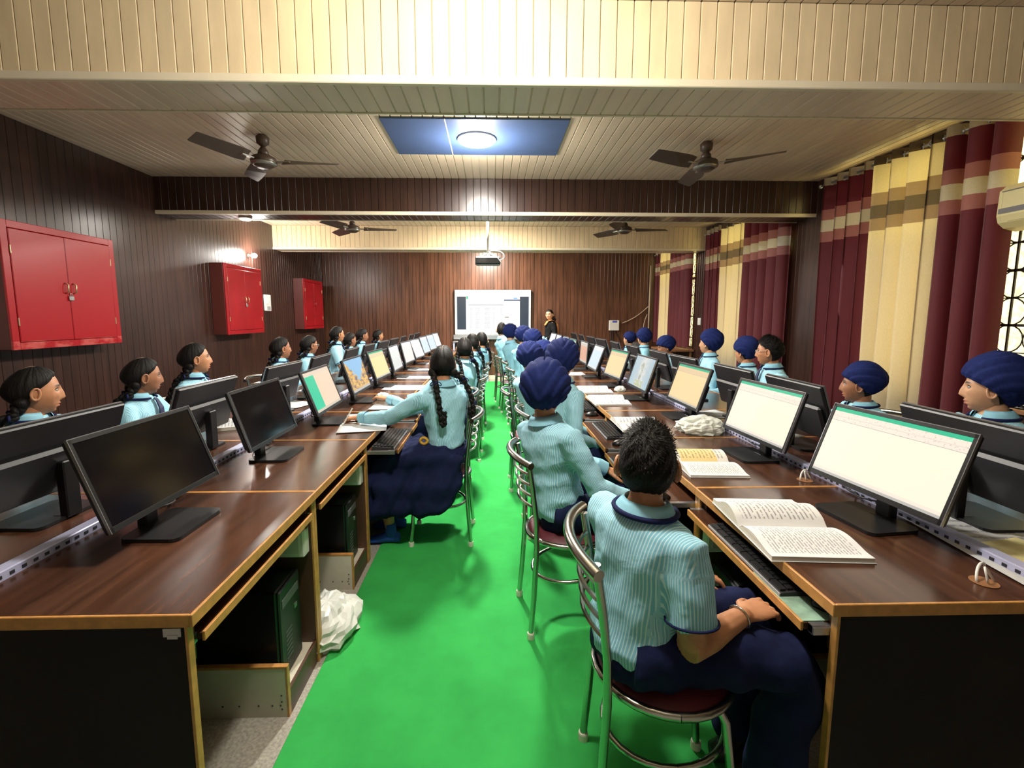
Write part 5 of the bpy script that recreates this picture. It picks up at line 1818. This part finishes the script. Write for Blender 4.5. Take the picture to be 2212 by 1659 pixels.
        pl = [A(0, (.0795 * math.cos(q)) * (1.0 if math.cos(q) > 0 else 1.16) + (0 if math.cos(q) < 0 else -.008), .1225 * math.sin(q)) for q in np.linspace(.95, PI * .93, 14)]
        pm = MB().tube(pl, .0026, 5); pm.v = [tuple(q) for q in hd(pm.v)]
        put('parting', pm, 'parting', ho, smooth=True)
        for s in (-1, 1):
            b0 = HC_ + RH @ A(s * .066, -.050, -.045) * hs
            ld = MB().ball(b0, .029 * hs, 12, 8); put('braid_base', ld, 'hair', ho, smooth=True)
            if braids:
                pts = [b0] + [H + RL @ Rz(tw) @ A(s * q[0], q[1], q[2]) for q in braids]
            else:
                sp = T(.40 * tl, s * .10, -.085)
                pts = [b0, b0 + RH @ A(s * .012, -.028, -.055), sp * .55 + b0 * .45 + RT @ A(s * .015, -.02, 0), sp + RT @ A(s * .01, -.02, -.02), T(.30 * tl, s * .105, -.135), T(.22 * tl, s * .10, -.138)]
            mb_ = braid(pts, .0205, .013, MB()); put('braid', mb_, 'hair', ho, smooth=True)
            rp = pts[1]
            bw_ = MB()
            for a_ in (-1, 1):
                loop = [rp + RH @ (A(0, -.012, 0) + A(a_ * .034 * math.sin(q) * (1 - .3 * math.cos(q)), -.004, .022 * math.sin(2 * q) * .5 - .006 * math.sin(q))) for q in np.linspace(0, PI, 9)]
                bw_.tube(loop, .006, 5, squash=(1, .5))
            bw_.ball(rp + RH @ A(0, -.014, 0), .011, 8, 6)
            put('ribbon', bw_, 'navy_trim', ho, smooth=True)
    if glasses:
        gm = MB()
        for s in (-1, 1):
            gm.tube([A(s * .031 + .019 * math.cos(q), .090, .006 + .015 * math.sin(q)) for q in np.linspace(0, 2 * PI, 17)], .0017, 5, cap=False)
            gm.tube([A(s * .049, .089, .010), A(s * .074, .05, .012), A(s * .080, -.005, .010)], .0017, 5)
        gm.tube([A(-.012, .091, .008), A(0, .094, .010), A(.012, .091, .008)], .0017, 5)
        gm.v = [tuple(q) for q in hd(gm.v)]
        put('glasses', gm, 'glasses_metal', P, smooth=True)
    P['_arms'] = 0
    del P['_arms']
    return P, dict(arms=arms, T=T, RT=RT, HC=HC_, RH=RH, H=H)
# ------------------------------------------------------------------ who sits where
FR, FL = -PI / 2, PI / 2          # facing the right desks (+x) / the left desks (-x)


def tl_for(top, hz, lean, side, hatt):
    return (top - hatt - .22 - hz) / (.495 * math.cos(math.radians(lean)))


# aisle side of the right row: boys seen from behind
P, I = person('boy with short black hair and half sleeves seated nearest the camera', .415, 1.255, FR, 'boy', lean=3, twist=31, tl=.80, head=(70, -4, 0),
       hands=((.695, 1.18, .645), (.635, 1.43, .635)), sleeve='short', gear='short', seed=3, lod=2, skin='skin_a', hz=.54, tie=True, hs=.95, curl=.7, bw=.93,
       poles=((.5, -.75, -.5), (-.5, -.5, -.7)), pn=((-.2, .1, -1), (.2, 0, -1)), group='boys on the aisle side of the right row')
s_, S_, E_, W_ = I['arms'][0]
d_ = unit(W_ - E_); u_ = unit(np.cross(d_, A(0, 0, 1))); w_ = np.cross(d_, u_); c_ = W_ - d_ * .02
put('bangle', MB().tube([c_ + .031 * (u_ * math.cos(q) + w_ * math.sin(q)) for q in np.linspace(0, 2 * PI, 25)], .0028, 6, cap=False), 'chrome', P, smooth=True)

person('boy in a navy turban and striped shirt on the chair behind the short-haired boy', .325, 2.16, FR, 'boy', lean=-10, twist=34, tl=.895, head=(78, 0, 0),
       hands=((.66, 2.02, .62), (.66, 2.32, .64)), gear='turban', seed=21, lod=2, skin='skin_a', turb=(1.04, 1.08, 0), group='boys on the aisle side of the right row', tie=False)
person('boy in a navy turban beside the third right desk, hand on his knee', .45, 3.08, FR, 'boy', lean=2, twist=30, tl=tl_for(1.31, .55, 2, 0, .045), head=(74, 0, 0),
       hands=((.70, 2.98, .61), (.68, 3.25, .62)), gear='turban', seed=34, lod=1, skin='skin_c', turb=(1.0, 1.05, 0), group='boys on the aisle side of the right row')
INNER = [(.38, 3.90, -8, 1.25, 'turban', 45, 'navy-turbaned boy leaning back, fourth along the right aisle chairs'),
         (.50, 4.70, 3, 1.22, 'turban', 56, 'boy whose blue turban peeks out between two nearer turbans'),
         (.46, 5.50, 2, 1.31, 'turban', 67, 'dark-turbaned boy partly hidden behind another, sixth along the right aisle chairs'),
         (.43, 6.30, -1, 1.33, 'turban', 78, 'dark-turbaned boy just below the display, seventh along the right aisle chairs'),
         (.36, 7.10, -9, 1.345, 'turban', 89, 'boy in a lighter blue turban with bent elbow before the display'),
         (.28, 7.95, -12, 1.34, 'short', 92, 'short-haired boy farthest along the right aisle chairs')]
for x, y, ln, top, gear, seed, lab in INNER:
    person(lab, x, y, FR, 'boy', lean=ln, twist=38, tl=tl_for(top, .55, ln, 0, .045 if gear == 'turban' else .01), head=(80, 0, 0), hands=((x + .24, y - .14, .63), (x + .24, y + .16, .63)), gear=gear, seed=seed, lod=1 if y < 5 else 0,
           skin='skin_c', group='boys on the aisle side of the right row', tie=False)
GC = 'chrome chairs on the right of the carpet'
for i, (x, y) in enumerate([(.50, 1.26), (.36, 2.14), (.44, 3.08), (.36, 3.90), (.49, 4.70), (.45, 5.50), (.42, 6.30), (.33, 7.10), (.25, 7.95)]):
    chair(x, y, FR + (-.10, .1, .05, 0, .1, .08, 0, .1, .05)[i], 'chrome chair with maroon seat on the right of the carpet, ' + nth(i), GC)

# aisle side of the left row: girls seen from behind
P, I = person('girl with two braids and navy skirt stretching her arm to the left desk', -.295, 2.99, FL, 'girl', lean=3, twist=-50, tl=.99, head=(-82, -3, 0),
       hands=((-.70, 3.30, .76), (-.87, 3.03, .80)), gear='braids', seed=5, lod=2, skin='skin_a', group='girls on the aisle side of the left row', tie=False, curl=.9,
       poles=((.5, -.5, -.7), (-.6, -.2, -.8)), pn=((0, 0, -1), (0, 0, -1)), skirt_low=.20,
       braids=((.105, -.075, .50), (.118, -.105, .44), (.125, -.130, .38), (.128, -.140, .30), (.120, -.142, .24), (.100, -.142, .25), (.095, -.138, .32)))
put('scrunchie', MB().tube([A(-.115, .14, .675) + A(.0, .022 * math.cos(q), .020 * math.sin(q)) for q in np.linspace(0, 2 * PI, 15)], .010, 6, cap=False), 'scrunchie', P, smooth=True)
s_, S_, E_, W_ = I['arms'][1]
t_ = tag(put('pen', MB().tube([W_ + A(-.02, .12, -.055), W_ + A(.02, .06, .06)], .0045, 8), 'plastic_white', None, (-.295, 2.99, .006), (0, 0, FL)), 'white pen held by the braided girl over her paper', 'pen')
person('girl behind the braided girl, only her outstretched sleeve and hand showing', -.385, 3.84, FL, 'girl', lean=2, twist=-26, tl=.90, head=(-80, 0, 0),
       hands=((-.74, 4.05, .74), (-.84, 3.72, .80)), gear='braids', seed=6, lod=1, skin='skin_a', group='girls on the aisle side of the left row', tie=False, pn=((0, 0, -1), (0, 0, -1)))
for x, y, ln, tw, top, hx, lab, seed in [(-.34, 4.72, -7, -45, 1.25, 0, 'girl with braids and a plain back, next after the hidden girl', 7), (-.31, 5.55, -9, -45, 1.26, 0, 'dark-haired girl whose parted head shows just below the display', 8), (-.26, 6.35, -14, -45, 1.25, 0, 'farthest girl along the left aisle chairs, braid hanging down', 9)]:
    person(lab, x, y, FL, 'girl', lean=ln, twist=tw, tl=tl_for(top, .55, ln, 0, .012), head=(-84, 0, 0), hands=((x - .24, y + .16, .64), (x - .26, y - .12, .66)), gear='braids', seed=seed, lod=1 if y < 5 else 0, skin='skin_a',
           group='girls on the aisle side of the left row', tie=False)
for i, (x, y) in enumerate([(-.345, 2.985), (-.40, 3.84), (-.33, 4.72), (-.32, 5.55), (-.30, 6.35)]):
    chair(x, y, FL + (0, .05, -.05, 0, .04)[i], 'chrome chair with maroon seat on the left of the carpet, ' + nth(i), 'chrome chairs on the left of the carpet')

# wall side of the left row: girls in profile
OL = [(-2.20, 2.23, 1.235, 'smiling girl with braids seated at the left edge, nearest the wall cabinet', 46, -2, 'skin_a', 2, False),
      (-2.20, 2.92, 1.215, 'girl with a braid and ribbon over her shoulder, second from the left edge', 44, -3, 'skin_b', 2, False),
      (-2.20, 3.46, 1.275, 'girl with hair tied back and collar open, third from the left edge', 38, 4, 'skin_a', 2, False),
      (-2.20, 4.85, 1.255, 'girl with one low braid seated below the middle red cabinet', 44, 2, 'skin_b', 1, False),
      (-2.20, 5.58, 1.245, 'girl with glasses and a ponytail seated below the switchboard', 48, -4, 'skin_b', 1, True),
      (-2.20, 6.61, 1.33, 'tallest girl seated below the farthest red cabinet, braid on her back', 45, 2, 'skin_a', 1, False),
      (-2.20, 7.20, 1.22, 'girl with dark hair beside the tallest girl', 46, 0, 'skin_b', 0, False),
      (-2.20, 7.85, 1.265, 'girl with loose braid and dark face near the screen wall', 36, -4, 'skin_b', 0, False),
      (-2.20, 9.0, 1.21, 'last girl on the wall side, nearest the screen wall', 40, 2, 'skin_a', 0, False)]
for i, (x, y, top, lab, hy, hp, sk, lod, gl) in enumerate(OL):
    person(lab, x - .04, y, FR, 'girl', lean=4, twist=12, tl=tl_for(top, .55, 4, 0, .012), head=(hy, hp, 0), hands=((x + .30, y - .12, .70), (x + .30, y + .14, .70)) if i != 5 else ((x + .34, y - .1, .79), (x + .34, y + .14, .79)), gear='braids', seed=50 + i, lod=lod, skin=sk,
           glasses=gl, sleeve='short' if i == 5 else 'long', group='girls on the wall side of the left row')
    chair(x - .05, y, FR, 'chrome chair under the girl on the wall side, ' + nth(i), 'chairs on the wall side of the left row')

# window side of the right row: boys in profile
OR = [(2.35, 2.08, 1.285, 'turbaned boy at the right edge in profile beneath the window', -45, 0, 'skin_c', 2, 'turban', (1.10, 1.06, .06), False),
      (2.35, 2.86, 1.185, 'turbaned boy in bright navy in front of the cream curtain', -40, 0, 'skin_b', 2, 'turban', (.97, .98, .03), False),
      (2.30, 3.74, 1.30, 'short-haired boy with glasses in front of the wood pier', -38, -2, 'skin_a', 2, 'short', (1, 1, 0), True),
      (2.50, 4.48, 1.265, 'turbaned boy directly behind the boy with glasses', -64, -3, 'skin_a', 1, 'turban', (1, 1.05, 0), False),
      (2.35, 4.95, 1.325, 'turbaned boy sitting upright before the middle cream curtain', -52, 4, 'skin_c', 1, 'turban', (1, 1.12, .1), False),
      (2.35, 6.13, 1.215, 'turbaned boy looking down before the last maroon curtain', -10, -14, 'skin_b', 1, 'turban', (1.02, .96, 0), False),
      (2.35, 7.14, 1.275, 'turbaned boy turned away in front of the corner conduit', -72, 0, 'skin_c', 0, 'turban', (1, 1.1, 0), False),
      (2.35, 7.92, 1.22, 'small turbaned boy below the white control box', -52, 4, 'skin_c', 0, 'turban', (.92, .9, 0), False)]
for i, (x, y, top, lab, hy, hp, sk, lod, gear, tb, gl) in enumerate(OR):
    person(lab, x + .04, y, FL, 'boy', lean=4, twist=-10, tl=tl_for(top, .55, 4, 0, .045 if gear == 'turban' else .012), head=(hy, hp, 0), hands=((x - .28, y + .12, .68), (x - .28, y - .12, .68)), gear=gear, seed=70 + i, lod=lod, skin=sk, turb=tb,
           glasses=gl, group='boys on the window side of the right row')
    chair(x + .05, y, FL, 'chrome chair under the boy on the window side, ' + nth(i), 'chairs on the window side of the right row')

# teacher
P, I = person('woman in black with an orange scarf standing beside the display', 1.25, 10.0, FL, 'girl', stand=True, hz=.90, tl=.97, twist=14, head=(58, 0, 4), hands=None or ((1.10, 10.16, .96), (1.14, 9.86, .96)), gear='bun', braids=((.06, -.085, .50), (.05, -.09, .47), (.04, -.095, .45)), seed=99, lod=1,
       skin='skin_c', shirt='black_cloth', tie=False)
T_ = I['T']
sc = MB(); rr = []
for h, px, py, w in ((.0, -.03, -.165, .06), (.12, -.03, -.155, .06), (.25, -.04, -.15, .06), (.38, -.06, -.13, .06), (.45, -.075, -.06, .055), (.475, -.08, .01, .045), (.45, -.06, .08, .04), (.36, -.03, .13, .04)):
    c = T_(h, px, py)
    rr.append([c + I['RT'] @ q for q in (A(-w, -.008, 0), A(w, -.008, .0), A(w, .008, .01), A(-w, .008, .01))])
sc.loft(rr)
put('scarf', sc, 'orange_cloth', P, smooth=True)

bpy.data.scenes.remove(TMP)
